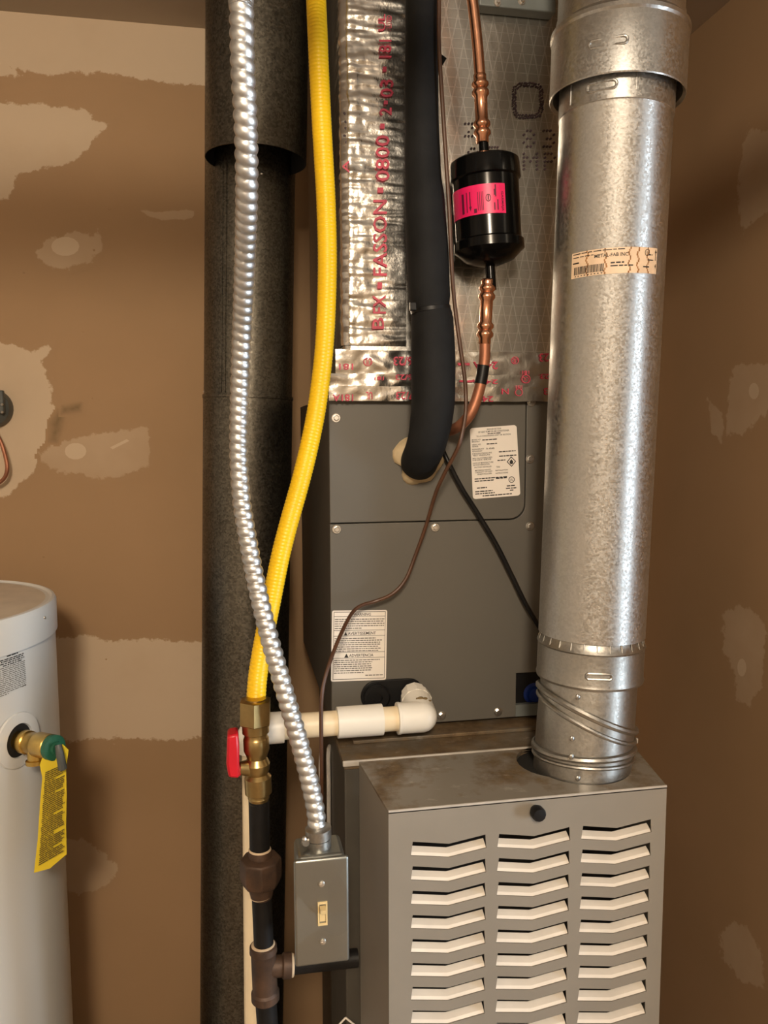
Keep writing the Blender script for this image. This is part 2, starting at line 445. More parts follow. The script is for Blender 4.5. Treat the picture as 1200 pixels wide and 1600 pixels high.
patch(B, [(80, 1312), (130, 1311), (190, 1356), (162, 1388), (132, 1397), (80, 1392)], 'thin_compound')
patch(B, oval(142, 1357, 12, 17), 'thin_compound', core=True)
NPATCH = 0
patch(Rr, [(1240, 190), (1200, 203), (1184, 204), (1174, 190), (1161, 225), (1151, 300), (1160, 366), (1172, 348), (1200, 332), (1240, 320)], 'thin_compound', axis='X')
patch(Rr, [(1240, 565), (1150, 572), (1138, 615), (1135, 679), (1162, 676), (1200, 640), (1240, 625)], 'thin_compound', axis='X')
patch(Rr, [(1105, 622), (1128, 645), (1130, 660), (1127, 693), (1114, 676)], 'thin_compound', axis='X')
patch(Rr, oval(1178, 611, 8, 13), 'joint_compound', axis='X', core=True)
patch(Rr, [(1130, 960), (1150, 947), (1170, 950), (1197, 972), (1194, 1025), (1190, 1075), (1170, 1102), (1150, 1092), (1146, 1050), (1130, 1015)], 'thin_compound', axis='X')
patch(Rr, oval(1159, 1043, 7, 14), 'joint_compound', axis='X', core=True)
patch(Rr, [(1123, 1462), (1145, 1439), (1165, 1448), (1190, 1490), (1195, 1546), (1160, 1532), (1130, 1498)], 'thin_compound', axis='X')
dimple = MB(); dimple.lathe([(.0012, 0), (.0022, .0006), (.0012, .0012)], (0, 0, 0), (0, -1, 0), 8); dim_me = mesh('nail_dimple', dimple); dim_me.materials.append(MATS['wall_stain'])
for px, py in ((53, 324), (171, 327), (147, 391), (37, 426), (130, 518), (145, 622), (68, 870), (287, 1344), (166, 1030)):
    inst('nail_dimple', dim_me, wall_back, W(px, py, YW-.0003))

# ================================================================ FURNACE
ZT = 1.1535; YF, YB = .85, 1.0
XL0, XR0 = W(607, 1268, YF).x, W(1042, 1229, YF).x
XL1, XR1 = W(538, 1187, YB).x, W(990, 1157, YB).x
fur = thing('furnace', 'grey metal furnace with chevron louvers in its front door and a rusty top', 'furnace', ((XL0+XR0)/2, 1.2, 0))
YC = 1.10
part('casing', MB().box(XL1, XR1, YB, 1.18, 0, ZT-.012), 'casing_dark', fur, bevel=.002)
part('inner_casing', MB().box(XL1+.035, XR1-.03, 1.18, 1.66, 0, ZT-.003), 'casing_dark', fur)
part('ledge', MB().box(XL1-.001, XR1+.001, YB-.004, 1.19, ZT-.012, ZT-.002), 'rusty_ledge', fur, 'rusty sheet metal ledge below the grey panel', bevel=.0015)
part('ledge_lip', MB().box(XL1-.003, XR1+.003, YB-.008, YB-.004, ZT-.006, ZT+.0015), 'edge_paint_highlight', fur, bevel=.001)
part('ledge_rib', MB().box(XL1+.02, XR1-.02, YC-.045, YC-.037, ZT-.002, ZT+.003), 'rusty_ledge', fur, bevel=.001)
# door: flared box, front narrower than the back
xb0, xb1 = XL1+.018, XR1-.012
YD = YB-.009
door = part('door', MB().prism([(xb0, YD, 0.1), (XL0, YF, .1), (XL0, YF+.004, .1), (xb0+.004, YD, .1)], Vector((0, 0, ZT-.1-.003))), 'furnace_paint', fur, 'grey door with three columns of chevron louvers', bevel=.0008)
part('door_side', MB().prism([(xb1, YD, 0.1), (XR0, YF, .1), (XR0, YF+.004, .1), (xb1-.004, YD, .1)], Vector((0, 0, ZT-.1-.003))), 'furnace_paint', door, bevel=.0008)
VR = SZ(WZ(907, 1207, ZT), 149)/2
VC = W(907, 1207, WZ(907, 1228, ZT).y+VR); VC.z = ZT   # vent centre on the furnace top
hole = []
for i in range(40):
    a = 2*PI*i/40; r = VR*1.035 + (VR*.34 if math.cos(a-math.radians(150)) > .55 else 0)*max(0, (math.cos(a-math.radians(150))-.55)/.45)
    hole.append((VC.x+r*math.cos(a), VC.y+r*math.sin(a)))
part('door_top', plate([(XL0, YF), (XR0, YF), (xb1, YD), (xb0, YD)], [hole], lambda u, v: (u, v, ZT), (0, 0, -.003)), 'furnace_top', door, 'grey door top stained brown with a round cut-out for the vent', bevel=0)
part('door_hem', MB().tube([Vector((XL0, YF+.001, ZT-.0007)), Vector((XR0, YF+.001, ZT-.0007))], .0016, 10), 'edge_paint_highlight', door)  # paler than the door: the bright edge highlight is put into the colour
part('louver_shade_panel', MB().box(XL1+.02, XR1-.02, YB-.008, YB, .1, ZT-.05), 'cavity_shade', fur)  # dark backing slab, paints the shade seen through the louvers
part('vent_opening_shade', MB().prism([(x, y, ZT-.006) for x, y in hole], Vector((0, 0, -.001))), 'cavity_shade', door)  # dark sheet just below the cut-out, painted shade around the flue
# louver geometry
def xz(px, py): p = W(px, py, YF); return p.x, p.z
ref = [xz(645, 1314), xz(702, 1318), xz(757, 1303), xz(760, 1324), xz(704, 1341), xz(642, 1337)]
cols = [(642, 760, 1337), (777, 891, 1324.5), (908, 1018, 1311.5)]
pitch = (xz(641, 1337)[1]-xz(641, 1600)[1])/7.
wref = ref[3][0]-ref[5][0]; zref = ref[5][1]
hcenter = .55; drop = .0068; hh = .0165
holes = []; spots = []
for c, (a, b, yb) in enumerate(cols):
    x0, z0 = xz(a, yb); x1 = xz(b, yb-10)[0]; xm = x0+(x1-x0)*.5
    for r in range(13):
        z = z0-r*pitch
        ins = .0022
        holes.append([(x0, z), (xm, z-drop), (x1, z), (x1-ins*.6, z+hh), (xm, z+hh-drop), (x0+ins, z+hh)])
        spots.append((x0, x1, xm, z))
part('louver_plate', plate([(XL0, .1), (XR0, .1), (XR0, ZT-.001), (XL0, ZT-.001)], holes, lambda u, v: (u, YF, v), (0, .0016, 0)), 'furnace_paint', door, sharp=25)
fin_cache = {}
for x0, x1, xm, z in spots:
    key = round(x1-x0, 5)
    if key not in fin_cache:
        wd = x1-x0; hw = wd/2; mb = MB(); up_, back = hh*.35, .0105
        A = [Vector((-hw+.0003, 0, 0)), Vector((0, 0, -drop)), Vector((hw-.0003, 0, 0))]
        Bk = [p+Vector((0, back, up_)) for p in A]
        mid = [p+Vector((0, back*.25, up_*.45)) for p in A]
        tk = Vector((0, .0012, -.0006))
        vs = A+mid+Bk; vs = vs+[p+tk for p in vs]
        fs = []
        for k in (0, 3):
            for i in (0, 1): fs += [(k+i, k+i+1, k+i+4, k+i+3), (9+k+i, 9+k+i+3, 9+k+i+4, 9+k+i+1)]
        fs += [(6, 7, 16, 15), (7, 8, 17, 16), (0, 9, 10, 1), (1, 10, 11, 2), (0, 3, 12, 9), (3, 6, 15, 12), (2, 11, 14, 5), (5, 14, 17, 8)]
        mb.add(vs, fs); me = mesh('louver_fin', mb, 20); me.materials.append(MATS['fin_paint']); fin_cache[key] = me
    inst('louver_fin', fin_cache[key], door, (xm, YF+.0016, z))
kp = W(836, 1265, YF); kr = SZ(kp, 11.5)
part('knob', MB().lathe([(kr*.7, 0), (kr*.75, .004), (kr, .006), (kr, .013), (kr*.85, .0155), (kr*.25, .016)], kp, (0, -1, 0), 12), 'black_plastic', door, 'round black door knob', sharp=40)
# diamond decal low on the casing left
dp = W(540, 1608, YB-.002)
dm = MB(); a_ = SZ(dp, 20)
for s1, s2 in ((0, 1), (1, 2), (2, 3), (3, 0)):
    pts = [Vector((0, 0, a_)), Vector((a_, 0, 0)), Vector((0, 0, -a_)), Vector((-a_, 0, 0))]
    p, q = pts[s1]+dp, pts[s2]+dp; dm.tube([p+Vector((0, -.001, 0)), q+Vector((0, -.001, 0))], .0013, 6)
part('diamond_decal', dm, 'white_label', fur, 'white outlined diamond warning mark')

# ================================================================ COIL CABINET
XC0 = W(516, 860, YC).x; XC1 = W(962, 860, YC).x
ZC0 = WZ(700, 1124, ZT).z+.0005; ZC1 = W(690, 619, YC).z
coil = thing('coil_cabinet', 'dark grey evaporator coil cabinet with two white labels above the furnace', 'coil cabinet', ((XC0+XC1)/2, 1.35, ZC0))
part('side_shell', MB().box(XC0+.002, XC1, YC+.010, 1.60, ZC0, ZC1), 'casing_dark', coil, bevel=.002)
zs = W(650, 815, YC).z                     # seam between the panels
xs = W(821, 720, YC).x
def pxy(px, py): p = W(px, py, YC); return (p.x, p.z)
g = .0009
# upper access panel with a rounded lower right corner
rr = .022
up_poly = [(XC0, zs+g), (xs-g-rr, zs+g)]+[(xs-g-rr+rr*math.sin(PI/2*k/6), zs+g+rr-rr*math.cos(PI/2*k/6)) for k in range(1, 7)]+[(xs-g, ZC1), (XC0, ZC1)]
upper = part('access_panel', MB().prism([(x, YC-.001, z) for x, z in up_poly], Vector((0, .008, 0))), 'coil_paint', coil, bevel=.0008)
# lower panel wraps up the right side; notch for the drain ports
b0 = ZC0+.003
nx0, nz1 = pxy(807, 1052)
low_poly = [(XC0, b0), (pxy(806, 1100)[0], b0), (pxy(806, 1100)[0], nz1), (pxy(880, 1050)[0], nz1), (pxy(880, 1050)[0], b0), (XC1, b0), (XC1, ZC1), (xs+g, ZC1), (xs+g, zs-g+rr+.002)]
low_poly += [(xs+g-rr+rr*math.cos(PI/2*k/6), zs-g+rr-rr*math.sin(PI/2*k/6)) for k in range(0, 7)]+[(XC0, zs-g)]
lower = part('front_panel', MB().prism([(x, YC, z) for x, z in low_poly], Vector((0, .008, 0))), 'coil_paint', coil, bevel=.0008)
pr = SZ(W(690, 820, YC), 7)
smesh = hexscrew_mesh(pr, 'screw_zinc')
for px, py in ((525, 653), (526, 827), (680, 824), (828, 822)): inst('screw', smesh, lower if py > 800 else upper, W(px, py, YC-.001))
for px, py in ((830, 628), (828, 717), (690, 1118), (778, 1112)): inst('screw', smesh, lower, W(px, py, YC-.001))
# drain port plate (black) and blue plug
def stadium(x0, x1, zc, r, n=10):
    return [(x0+r*math.cos(PI/2+PI*k/n), zc+r*math.sin(PI/2+PI*k/n)) for k in range(n+1)]+[(x1+r*math.cos(-PI/2+PI*k/n), zc+r*math.sin(-PI/2+PI*k/n)) for k in range(n+1)]
pa, pb = W(588, 1087, YC), W(638, 1084, YC); r_ = SZ(pa, 25)
dport = part('drain_port', MB().prism([(x, YC-.003, z) for x, z in stadium(pa.x, pb.x, pa.z, r_)], Vector((0, .004, 0))), 'black_plastic', coil, 'black plastic drain port plate', bevel=.001)
part('port_plug', MB().lathe([(r_*.82, 0), (r_*.82, .006), (r_*.7, .009), (r_*.3, .009), (r_*.28, .006)], pa+Vector((0, -.003, 0)), (0, -1, 0), 28), 'black_plastic', dport)
pc = W(830, 1080, YC+.02); r2 = SZ(pc, 24)
part('blue_plug', MB().lathe([(r2*1.15, -.02), (r2*1.15, 0), (r2*1.0, .003), (r2*.9, .003), (r2*.9, .010), (r2*.5, .012), (r2*.45, .02), (r2*.2, .021)], pc, (0, -1, 0), 28), 'blue_plastic', coil, 'round blue plastic drain plug')
part('plug_recess', MB().box(pxy(806, 1100)[0], pxy(880, 1050)[0], YC+.009, YC+.0105, b0, nz1), 'black_plastic', coil)
part('recess_sill', MB().box(pxy(806, 1100)[0], pxy(880, 1050)[0], YC+.001, YC+.009, b0, pxy(820, 1101)[1]), 'steel_blue', coil)
# sealant around the line set
sc = W(655, 722, YC)
mb = MB(); n = 30; vs = []
for k, (rad, d) in enumerate(((1.15, 0), (1.12, .004), (.95, .010), (.7, .011))):
    for i in range(n):
        a = 2*PI*i/n; q = 1+.10*math.sin(3*a+1)+.07*math.sin(5*a)
        if .5 < a/PI*1. < 1.0: q *= 1.22
        r = SZ(sc, 31)*rad*q*(.97+.06*random.random()); vs.append(sc+Vector((r*math.cos(a), -d-.001-.002*random.random()*(k > 0), r*math.sin(a)*.95)))
mb.add(vs, [(k*n+i, k*n+(i+1) % n, (k+1)*n+(i+1) % n, (k+1)*n+i) for k in range(3) for i in range(n)]+[tuple(3*n+i for i in range(n))])
part('sealant', mb, 'sealant', coil, 'lumpy cream sealant around the pipe hole', sharp=60)
# rating label
q = [W(*p, YC-.0012) for p in ((734, 669), (807, 664), (739, 780), (813, 774))]
m0 = quadmap(*q, .0003)
lab = part('rating_label', MB().prism([m0(u, v) for u, v in round_rect(.06, .66)], Vector((0, .0006, 0))), 'white_label', coil, 'white rating label with rows of small black print')
f = quadmap(*q, .0006); mb = MB()
put_text(mb, 'INDOOR SECTION', .36, .66, .955, .978, f); put_text(mb, 'OF HEAT PUMP OR AIR CONDITIONER', .17, .83, .922, .946, f)
words(mb, .37, .66, .905, .012, f); put_text(mb, 'TO A CONDENSING UNIT OR SECTION', .13, .86, .868, .888, f)
rows = [('MODEL NO.', .03, .22, .832), ('MODELE', .03, .19, .806), ('SERIAL NO.', .03, .22, .764), ('SERIE', .03, .16, .738), ('REFRIGERANT', .03, .28, .700), ('REFRIGERANT', .03, .24, .672),
        ('DESIGN PRESSURE', .03, .44, .638), ('TEST PRESSURE', .03, .40, .612), ('MAX ALLOWABLE PRES', .03, .44, .572), ('HIGH SIDE', .03, .42, .548), ('DATE OF MANUFACTURE', .03, .46, .504), ('DATE DE FABRICATION', .03, .38, .478),
        ('FACTORY INSTALLED', .06, .42, .444), ('METERING DEVICE', .07, .40, .400), ('CAPACITY OF UNIT', .07, .43, .374), ('INSTALLER', .12, .42, .346), ('INSTALLATION', .50, .76, .380), ('INSTRUCTIONS', .50, .76, .340)]
for s_, a, b, v in rows: put_text(mb, s_, a, b, v-.010, v+.010, f)
put_text(mb, 'R-454B', .33, .50, .685, .709, f); put_text(mb, 'TXV', .52, .60, .415, .44, f)
for a, b, v in ((.25, .56, .822), (.34, .56, .762), (.59, .96, .640), (.59, .96, .578), (.55, .72, .520), (.05, .75, .282), (.05, .45, .250), (.50, .75, .268), (.09, .30, .152), (.05, .42, .102), (.05, .46, .070), (.72, .90, .15), (.70, .92, .115), (.78, .86, .085), (.20, .82, .035)):
    words(mb, a, b, v, .015, f)
for i in range(4):                     # flame diamond
    P4 = [(.845, .565), (.945, .49), (.845, .415), (.745, .49)]; P3 = [(.845, .548), (.922, .49), (.845, .432), (.768, .49)]
    j = (i+1) % 4; mb.add([f(*P4[i]), f(*P4[j]), f(*P3[j]), f(*P3[i])], [(0, 1, 2, 3)])
mb.add([f(*p) for p in ((.845, .525), (.885, .49), (.875, .46), (.845, .452), (.815, .46), (.805, .49))], [(0, 1, 2, 3, 4, 5)])
ring2d(mb, .83, .235, .065, .045, .22, f); put_text(mb, 'UL', .80, .86, .218, .252, f)
part('label_print', mb, 'ink', lab, flat=True, recalc=False)
# warning label
q = [W(*p, YC-.0002) for p in ((519, 954), (605, 953), (517, 1065), (603, 1062))]
m0 = quadmap(*q, .0003)
lab = part('warning_label', MB().prism([m0(u, v) for u, v in round_rect(.03, .8)], Vector((0, .0006, 0))), 'white_label', coil, 'white warning label in three languages')
f = quadmap(*q, .0006); mb = MB()
for a, b, c, d in ((.03, .97, .975, .982), (.03, .97, .025, .032), (.03, .038, .025, .98), (.962, .97, .025, .98), (.03, .97, .912, .918), (.03, .97, .716, .722), (.03, .97, .638, .644), (.03, .97, .405, .411), (.03, .97, .325, .331)):
    rect(mb, a, b, c, d, f)
put_text(mb, 'WARNING', .38, .70, .925, .962, f); put_text(mb, 'AVERTISSEMENT', .29, .80, .655, .697, f); put_text(mb, 'ADVERTENCIA', .32, .76, .342, .384, f)
mb.add([f(.23, .335), f(.31, .335), f(.27, .392)], [(0, 1, 2)]); mb.add([f(.22, .65), f(.28, .65), f(.25, .70)], [(0, 1, 2)]); mb.add([f(.30, .925), f(.36, .925), f(.33, .965)], [(0, 1, 2)])
part('label_print', mb, 'ink', lab, flat=True, recalc=False)
mb = MB()
for v, e in ((.875, .95), (.845, .94), (.813, .95), (.782, .95), (.748, .55), (.605, .80), (.575, .93), (.545, .88), (.517, .88), (.487, .84), (.458, .89), (.428, .86), (.297, .88), (.268, .74), (.238, .72), (.208, .74), (.180, .74), (.150, .72), (.118, .60)):
    words(mb, .05, e, v, .013, f, .010, .02, .08)
words(mb, .62, .94, .075, .014, f)
part('label_small_print', mb, 'grey_ink', lab, flat=True, recalc=False)

# ================================================================ FOIL DUCT
YDU = YC-.006
XD0 = W(536, 350, YDU).x; XD1 = W(1000, 350, YDU).x
duct = thing('supply_duct', 'silver foil-faced duct board plenum taped on top of the grey cabinet', 'duct', ((XD0+XD1)/2, 1.35, ZC1))
rad = .012
def rounded(x0, x1, y0, y1, z0, z1, r, n=5):
    poly = []
    for cx, cy_, a0 in ((x0+r, y0+r, 180), (x1-r, y0+r, 270), (x1-r, y1-r, 0), (x0+r, y1-r, 90)):
        for k in range(n+1): a = math.radians(a0+90*k/n); poly.append(Vector((cx+r*math.cos(a), cy_+r*math.sin(a), z0)))
    return MB().prism(poly, Vector((0, 0, z1-z0)))
part('duct_board', rounded(XD0, XD1, YDU, 1.58, ZC1+.001, ZC-.001, rad), 'foil_facing', duct, 'silver foil facing with a scrim grid')
def wrinkle(x, z, sx, sz, seed, amp):
    return amp*noise.noise(Vector((x*sx, z*sz, seed)))+amp*.5*noise.noise(Vector((x*sx*2.7, z*sz*2.3, seed+9)))
# vertical tape over the left corner
xt1 = W(634, 350, YDU).x; zt0 = W(580, 540, YDU).z
def corner(u, v):
    z = zt0+(ZC-.002-zt0)*v; L = (xt1-XD0)+.05; s_ = u*L-.05
    d = .0012+.0018+wrinkle(s_, z, 14, 110, 3., .0016)*(1 if u > .25 else .6)+wrinkle(s_, z, 90, 60, 7., .0010)*max(0, 1-abs(u-.52)/.22)
    if s_ >= rad: return Vector((XD0+s_, YDU-d, z))
    if s_ > -rad*.57:
        a = (rad-s_)/rad*1.0; a = min(a, PI/2); return Vector((XD0+rad-(rad+d)*math.sin(a), YDU+rad-(rad+d)*math.cos(a), z))
    return Vector((XD0-d, YDU+rad+(-rad*.57-s_), z))
part('corner_tape', MB().grid(corner, 60, 330), 'foil_tape', duct, 'crinkled foil tape over the duct corner', sharp=180)
# horizontal tapes over the joint
def htape(z0, z1, lift, seed, x0, x1, amp=.0013):
    def fn(u, v):
        x = x0+(x1-x0)*u; z = z0+(z1-z0)*v+.0015*noise.noise(Vector((x*25, seed, 0)))
        lump = wrinkle(x, z, 22, 40, seed, amp*1.3)*(1.6 if u < .35 else .8)
        return Vector((x, YDU-lift-.0016-lump, z))
    return MB().grid(fn, 150, 22)
za, zb, zc_, zd = (W(600, y, YDU).z for y in (548, 585, 604, 627))
xt0 = W(517, 600, YDU).x
part('joint_tape', htape(zb-.004, za, .0035, 11., xt0+.006, XD1), 'foil_tape', duct, 'crumpled foil tape strip printed in red', sharp=180)
part('joint_tape', htape(zc_-.003, zb, .0056, 17., xt0-.002, XD1), 'foil_tape', duct, sharp=180)
part('joint_tape', htape(zd, zc_, .0078, 23., xt0-.004, XD1-.12, .0011), 'foil_tape', duct, sharp=180)
part('joint_tape', htape(W(800, 618, YDU).z, zc_, .0078, 29., XD1-.12, XD1, .0006), 'foil_tape', duct, sharp=180)
# red print
def fl(Y):
    return lambda px, py: W(px, py, Y)
mb = MB()
def vtext(body, px0, px1, y0, y1):     # reads upwards; letter tops to the left
    f = lambda u, v: W(px1+(px0-px1)*v, y0+(y1-y0)*u, YDU-.0062)
    mb = MB(); put_text(mb, body, 0, 1, 0, 1, f); part('tape_print', mb, 'red_ink', duct, flat=True, recalc=False)
for body, x0, x1, y0, y1 in (('B', 582, 600, 514, 496), ('FX', 583, 603, 490, 461), ('-', 590, 597, 451, 441), ('FASSON', 583, 605, 431, 312), ('-', 590, 599, 301, 293), ('0800', 587, 609, 283, 211), ('-', 594, 601, 201, 193), ('2', 593, 612, 180, 168), ('-', 600, 606, 163, 157), ('03', 594, 615, 152, 124), ('-', 598, 604, 112, 104)):
    vtext(body, x0, x1, y0, y1)
vtext('UL', 591, 602, 48, 22); vtext('LISTED', 604, 612, 44, 24); vtext('181', 592, 612, 90, 62); vtext('A', 535, 546, 270, 250)
def rtext(body, x0, x1, y0, y1, Y):    # upside down, as the roll was applied
    f = lambda u, v: W(x1+(x0-x1)*u, y1+(y0-y1)*(1-v), Y)
    mb = MB(); put_text(mb, body, 0, 1, 0, 1, f); part('tape_print', mb, 'red_ink', duct, flat=True, recalc=False)
for body, x0, x1, y0, y1, Y in (('6/23', 615, 645, 557, 571, YDU-.0075), ('6/23', 618, 645, 585, 594, YDU-.0098), ('7/23', 619, 646, 612, 624, YDU-.0115),
        ('24 A', 740, 778, 565, 577, YDU-.0075), ('24 A', 738, 778, 593, 600, YDU-.0098), ('24', 754, 771, 619, 628, YDU-.0115), ('23', 843, 858, 552, 565, YDU-.0075), ('23', 845, 858, 584, 592, YDU-.0098), ('3', 850, 856, 606, 617, YDU-.0115),
        ('UL', 800, 810, 560, 567, YDU-.0075), ('UL', 817, 826, 589, 595, YDU-.0098), ('N', 784, 795, 607, 616, YDU-.0115), ('181', 816, 827, 579, 585, YDU-.0098), ('181', 806, 816, 602, 608, YDU-.0115), ('UL', 570, 580, 560, 570, YDU-.0075), ('181', 530, 552, 568, 578, YDU-.0075), ('181A', 520, 552, 616, 627, YDU-.0115), ('UL', 572, 582, 612, 624, YDU-.0115), ('181', 585, 600, 588, 594, YDU-.0098), ('---', 716, 734, 567, 571, YDU-.0075), ('--', 718, 740, 594, 597, YDU-.0098)):
    rtext(body, x0, x1, y0, y1, Y)
for cx, cy_, r_, Y in ((805, 563, 6, YDU-.0075), (822, 592, 7, YDU-.0098), (575, 565, 7, YDU-.0075), (811, 613, 6, YDU-.0115)):
    mb = MB(); ring2d(mb, cx, cy_, r_, r_, .18, lambda u, v, Y=Y: W(u, v, Y)); part('tape_print', mb, 'red_ink', duct, flat=True, recalc=False)
# dot-matrix marking on the facing
mb = MB()
def dot(px, py, r): mb.add([W(px+r*math.cos(2*PI*i/7), py+r*math.sin(2*PI*i/7), YDU-.0012) for i in range(7)], [tuple(range(7))])
def dots_done():
    global mb
    part('dot_print', mb, 'purple_ink', duct, flat=True, recalc=False); mb = MB()
for i in range(62):
    a = 2*PI*i/62; k = (abs(math.cos(a))**4+abs(math.sin(a))**4)**-.25
    for rr2 in (1, .86): dot(825+23*k*rr2*math.cos(a)+random.uniform(-1, 1), 157+27*k*rr2*math.sin(a)+random.uniform(-1, 1), 1.5)
dots_done()
GL = {'8': ['0110', '1001', '0110', '1001', '0110'], '3': ['1110', '0001', '0110', '0001', '1110'], 'M': ['10001', '11011', '10101', '10001', '10001'], 'P': ['1110', '1001', '1110', '1000', '1000'], 'Z': ['1110', '0010', '0100', '1110', '0000'], '7': ['1111', '0001', '0010', '0100', '0000']}
for ch, x, y, s_ in (('8', 819, 204, 6.2), ('3', 850, 204, 6.2), ('M', 819, 240, 6), ('P', 852, 240, 6), ('Z', 727, 193, 6.5), ('8', 732, 232, 5.5), ('7', 765, 230, 5)):
    for j, row in enumerate(GL[ch]):
        for i, b_ in enumerate(row):
            if b_ == '1': dot(x+i*s_*.85, y+j*s_, 1.9)
    dots_done()
for px, py in ((538, 177), (544, 178), (540, 190), (547, 197), (538, 212), (541, 222), (540, 200)): dot(px, py, 2.2)
dots_done()
# hanger flange above
fl_ = thing('hanger_flange', 'bluish grey metal flange above the foil duct beside the copper tube', 'flange', W(810, 0, YDU-.03))
pA, pB = W(748, 9, YDU-.02), W(868, 13, YDU-.02)
part('flange_plate', MB().box(pA.x, pB.x, YDU-.022, YDU-.001, pA.z, pA.z+.05), 'steel_blue', fl_, bevel=.0015)
fme = hexscrew_mesh(SZ(pA, 6), 'screw_zinc')
inst('screw', fme, fl_, W(777, 4, YDU-.022)); inst('screw', fme, fl_, W(815, 2, YDU-.022))

# ================================================================ LEFT VENT PIPE
def axis_px(a, b): return a, (b-a)
YV = 1.45
lv = thing('vent_stack', 'dark galvanized steel vent stack standing against the brown wall', 'vent pipe', W(380, 1500, YV))
pb_ = W(378, 1600, YV); pt_ = W(391, 300, YV); ax = (pt_-pb_).normalized()
def at_z(z): return pb_+ax*((z-pb_.z)/ax.z)
zj = W(388, 619, YV).z; r_lo = SZ(W(384, 1000, YV), 134)/2; r_hi = r_lo*.985
p0 = at_z(0.)
T = lambda z: (z-p0.z)/ax.z
part('pipe_section', MB().lathe([(r_lo, T(0)), (r_lo, T(zj)-.006), (r_lo+.0012, T(zj)-.005), (r_lo+.0012, T(zj)), (r_hi, T(zj)+.0004)], p0, ax, 56, cap=False), 'galvanized_dark', lv)
part('pipe_section', MB().lathe([(r_hi, T(zj)-.01), (r_hi, T(ZC)-.001)], p0, ax, 56, cap=False), 'galvanized_dark', lv)
za_ = W(399, 252, YV).z; PS = W(400, 252, YV-.09); r_sl = SZ(PS, 157)/2; za_ = PS.z; so = PS-at_z(PS.z)
sl_ = part('sleeve', MB().lathe([(r_sl-.001, T(za_)), (r_sl, T(za_)+.0004), (r_sl, T(ZC)-.001)], p0+so, ax, 56, cap=False), 'galvanized_dark', lv, 'wider outer sleeve round the top of the stack')
part('sleeve_shade', MB().lathe([(r_sl-.001, T(za_)), (r_sl-.0016, T(za_)+.05), (.001, T(za_)+.05)], p0+so, ax, 56, cap=False), 'cavity_shade', sl_)  # added dark liner and cap that paint the shade inside the sleeve
th = -1.02
def onv(th, z, r): e1, e2 = frame(ax); return at_z(z)+(e1*math.cos(th)+e2*math.sin(th))*r
thv = None
for k in range(-90, 91):                # find the angle of the lock seam at px x = 354
    P = onv(math.radians(k), W(388, 450, YV).z, r_hi); x = 600+F*((P-CAM).dot(RT))/((P-CAM).dot(FW))
    if thv is None or abs(x-353) < thv[0]: thv = (abs(x-353), math.radians(k))
th = thv[1]
mb = MB(); mb.tube([onv(th, zj+.002, r_hi+.0006), onv(th, za_, r_hi+.0006)], .0012, 6); mb.tube([onv(th-.09, zj+.002, r_hi+.0003), onv(th-.09, za_, r_hi+.0003)], .0007, 6)
part('lock_seam', mb, 'galvanized_dark', lv)
rsm = MB().sphere((0, 0, 0), .0028, seg=8); rme = mesh('screw', rsm); rme.materials.append(MATS['screw_zinc'])
inst('screw', rme, lv, W(320, 612, YV-.01)); inst('screw', rme, lv, W(409, 271, YV-r_hi-.002)); inst('screw', rme, lv, W(446, 623, YV-r_hi*.45))

# ================================================================ RIGHT VENT PIPE
def at_line(a, b, z): return a+(b-a)*((z-a.z)/(b.z-a.z))
YP = VC.y+.012
rv = thing('galvanized_vent', 'shiny galvanized flue pipe rising from the furnace top with a jointed elbow', 'vent pipe', VC)
A0 = W(924, 980, YP); A1 = W(961, 200, YP); axr = (A1-A0).normalized()
RM = SZ(A0, 162)/2
def zr(py): return W(924+(980-py)*37/780, py, YP)
def tr(py): return (zr(py)-A0).dot(axr)
e1r, e2r = frame(axr, Vector((CAM.x-A0.x, CAM.y-A0.y, 0)))
def cyl(theta, t_, r): return A0+axr*t_+(e1r*math.cos(theta)+e2r*math.sin(theta))*r
main = part('pipe_section', MB().lathe([(RM, tr(988)), (RM, tr(190)), (RM+.0005, tr(189))], A0, axr, 72, cap=False), 'galvanized', rv)
part('joint_band', MB().lathe([(RM-.001, tr(191)), (RM+.0012, tr(188)), (RM+.0012, tr(120)), (RM-.002, tr(118))], A0, axr, 72, cap=False), 'galvanized', rv)
RC = SZ(zr(150), 206)/2
topc = part('wide_coupling', MB().lathe([(RM+.004, tr(120)), (RC-.004, tr(153)), (RC-.0008, tr(158)), (RC, tr(156)), (RC, tr(66)), (RC+.0016, tr(62)), (RC+.0016, tr(56)), (RC-.004, tr(48)), (RC-.0045, tr(36)), (RC-.006, tr(28)), (RC-.006, (ZC-A0.z)/axr.z-.001)], A0, axr, 72, cap=False), 'galvanized', rv, 'wide coupling at the top of the flue', sharp=25)
# lower collar
zl0, zl1 = tr(1056), tr(988)
RL = SZ(zr(1030), 162)/2
lowc = part('collar', MB().lathe([(RM-.006, zl0+.006), (RL, zl0), (RL+.001, zl0+.003), (RL, zl0+.007), (RL, zl1-.014), (RL+.0012, zl1-.012), (RL, zl1-.010), (RL-.003, zl1-.005), (RL-.004, zl1+.001)], A0, axr, 72, cap=False), 'galvanized_aged', rv, sharp=25)
for k in range(14):
    th = -PI/2+PI*k/13; part('crimp', MB().tube([cyl(th, zl1-.010, RL-.0007), cyl(th, zl1-.001, RL-.003)], .0008, 6), 'galvanized_aged', lowc)
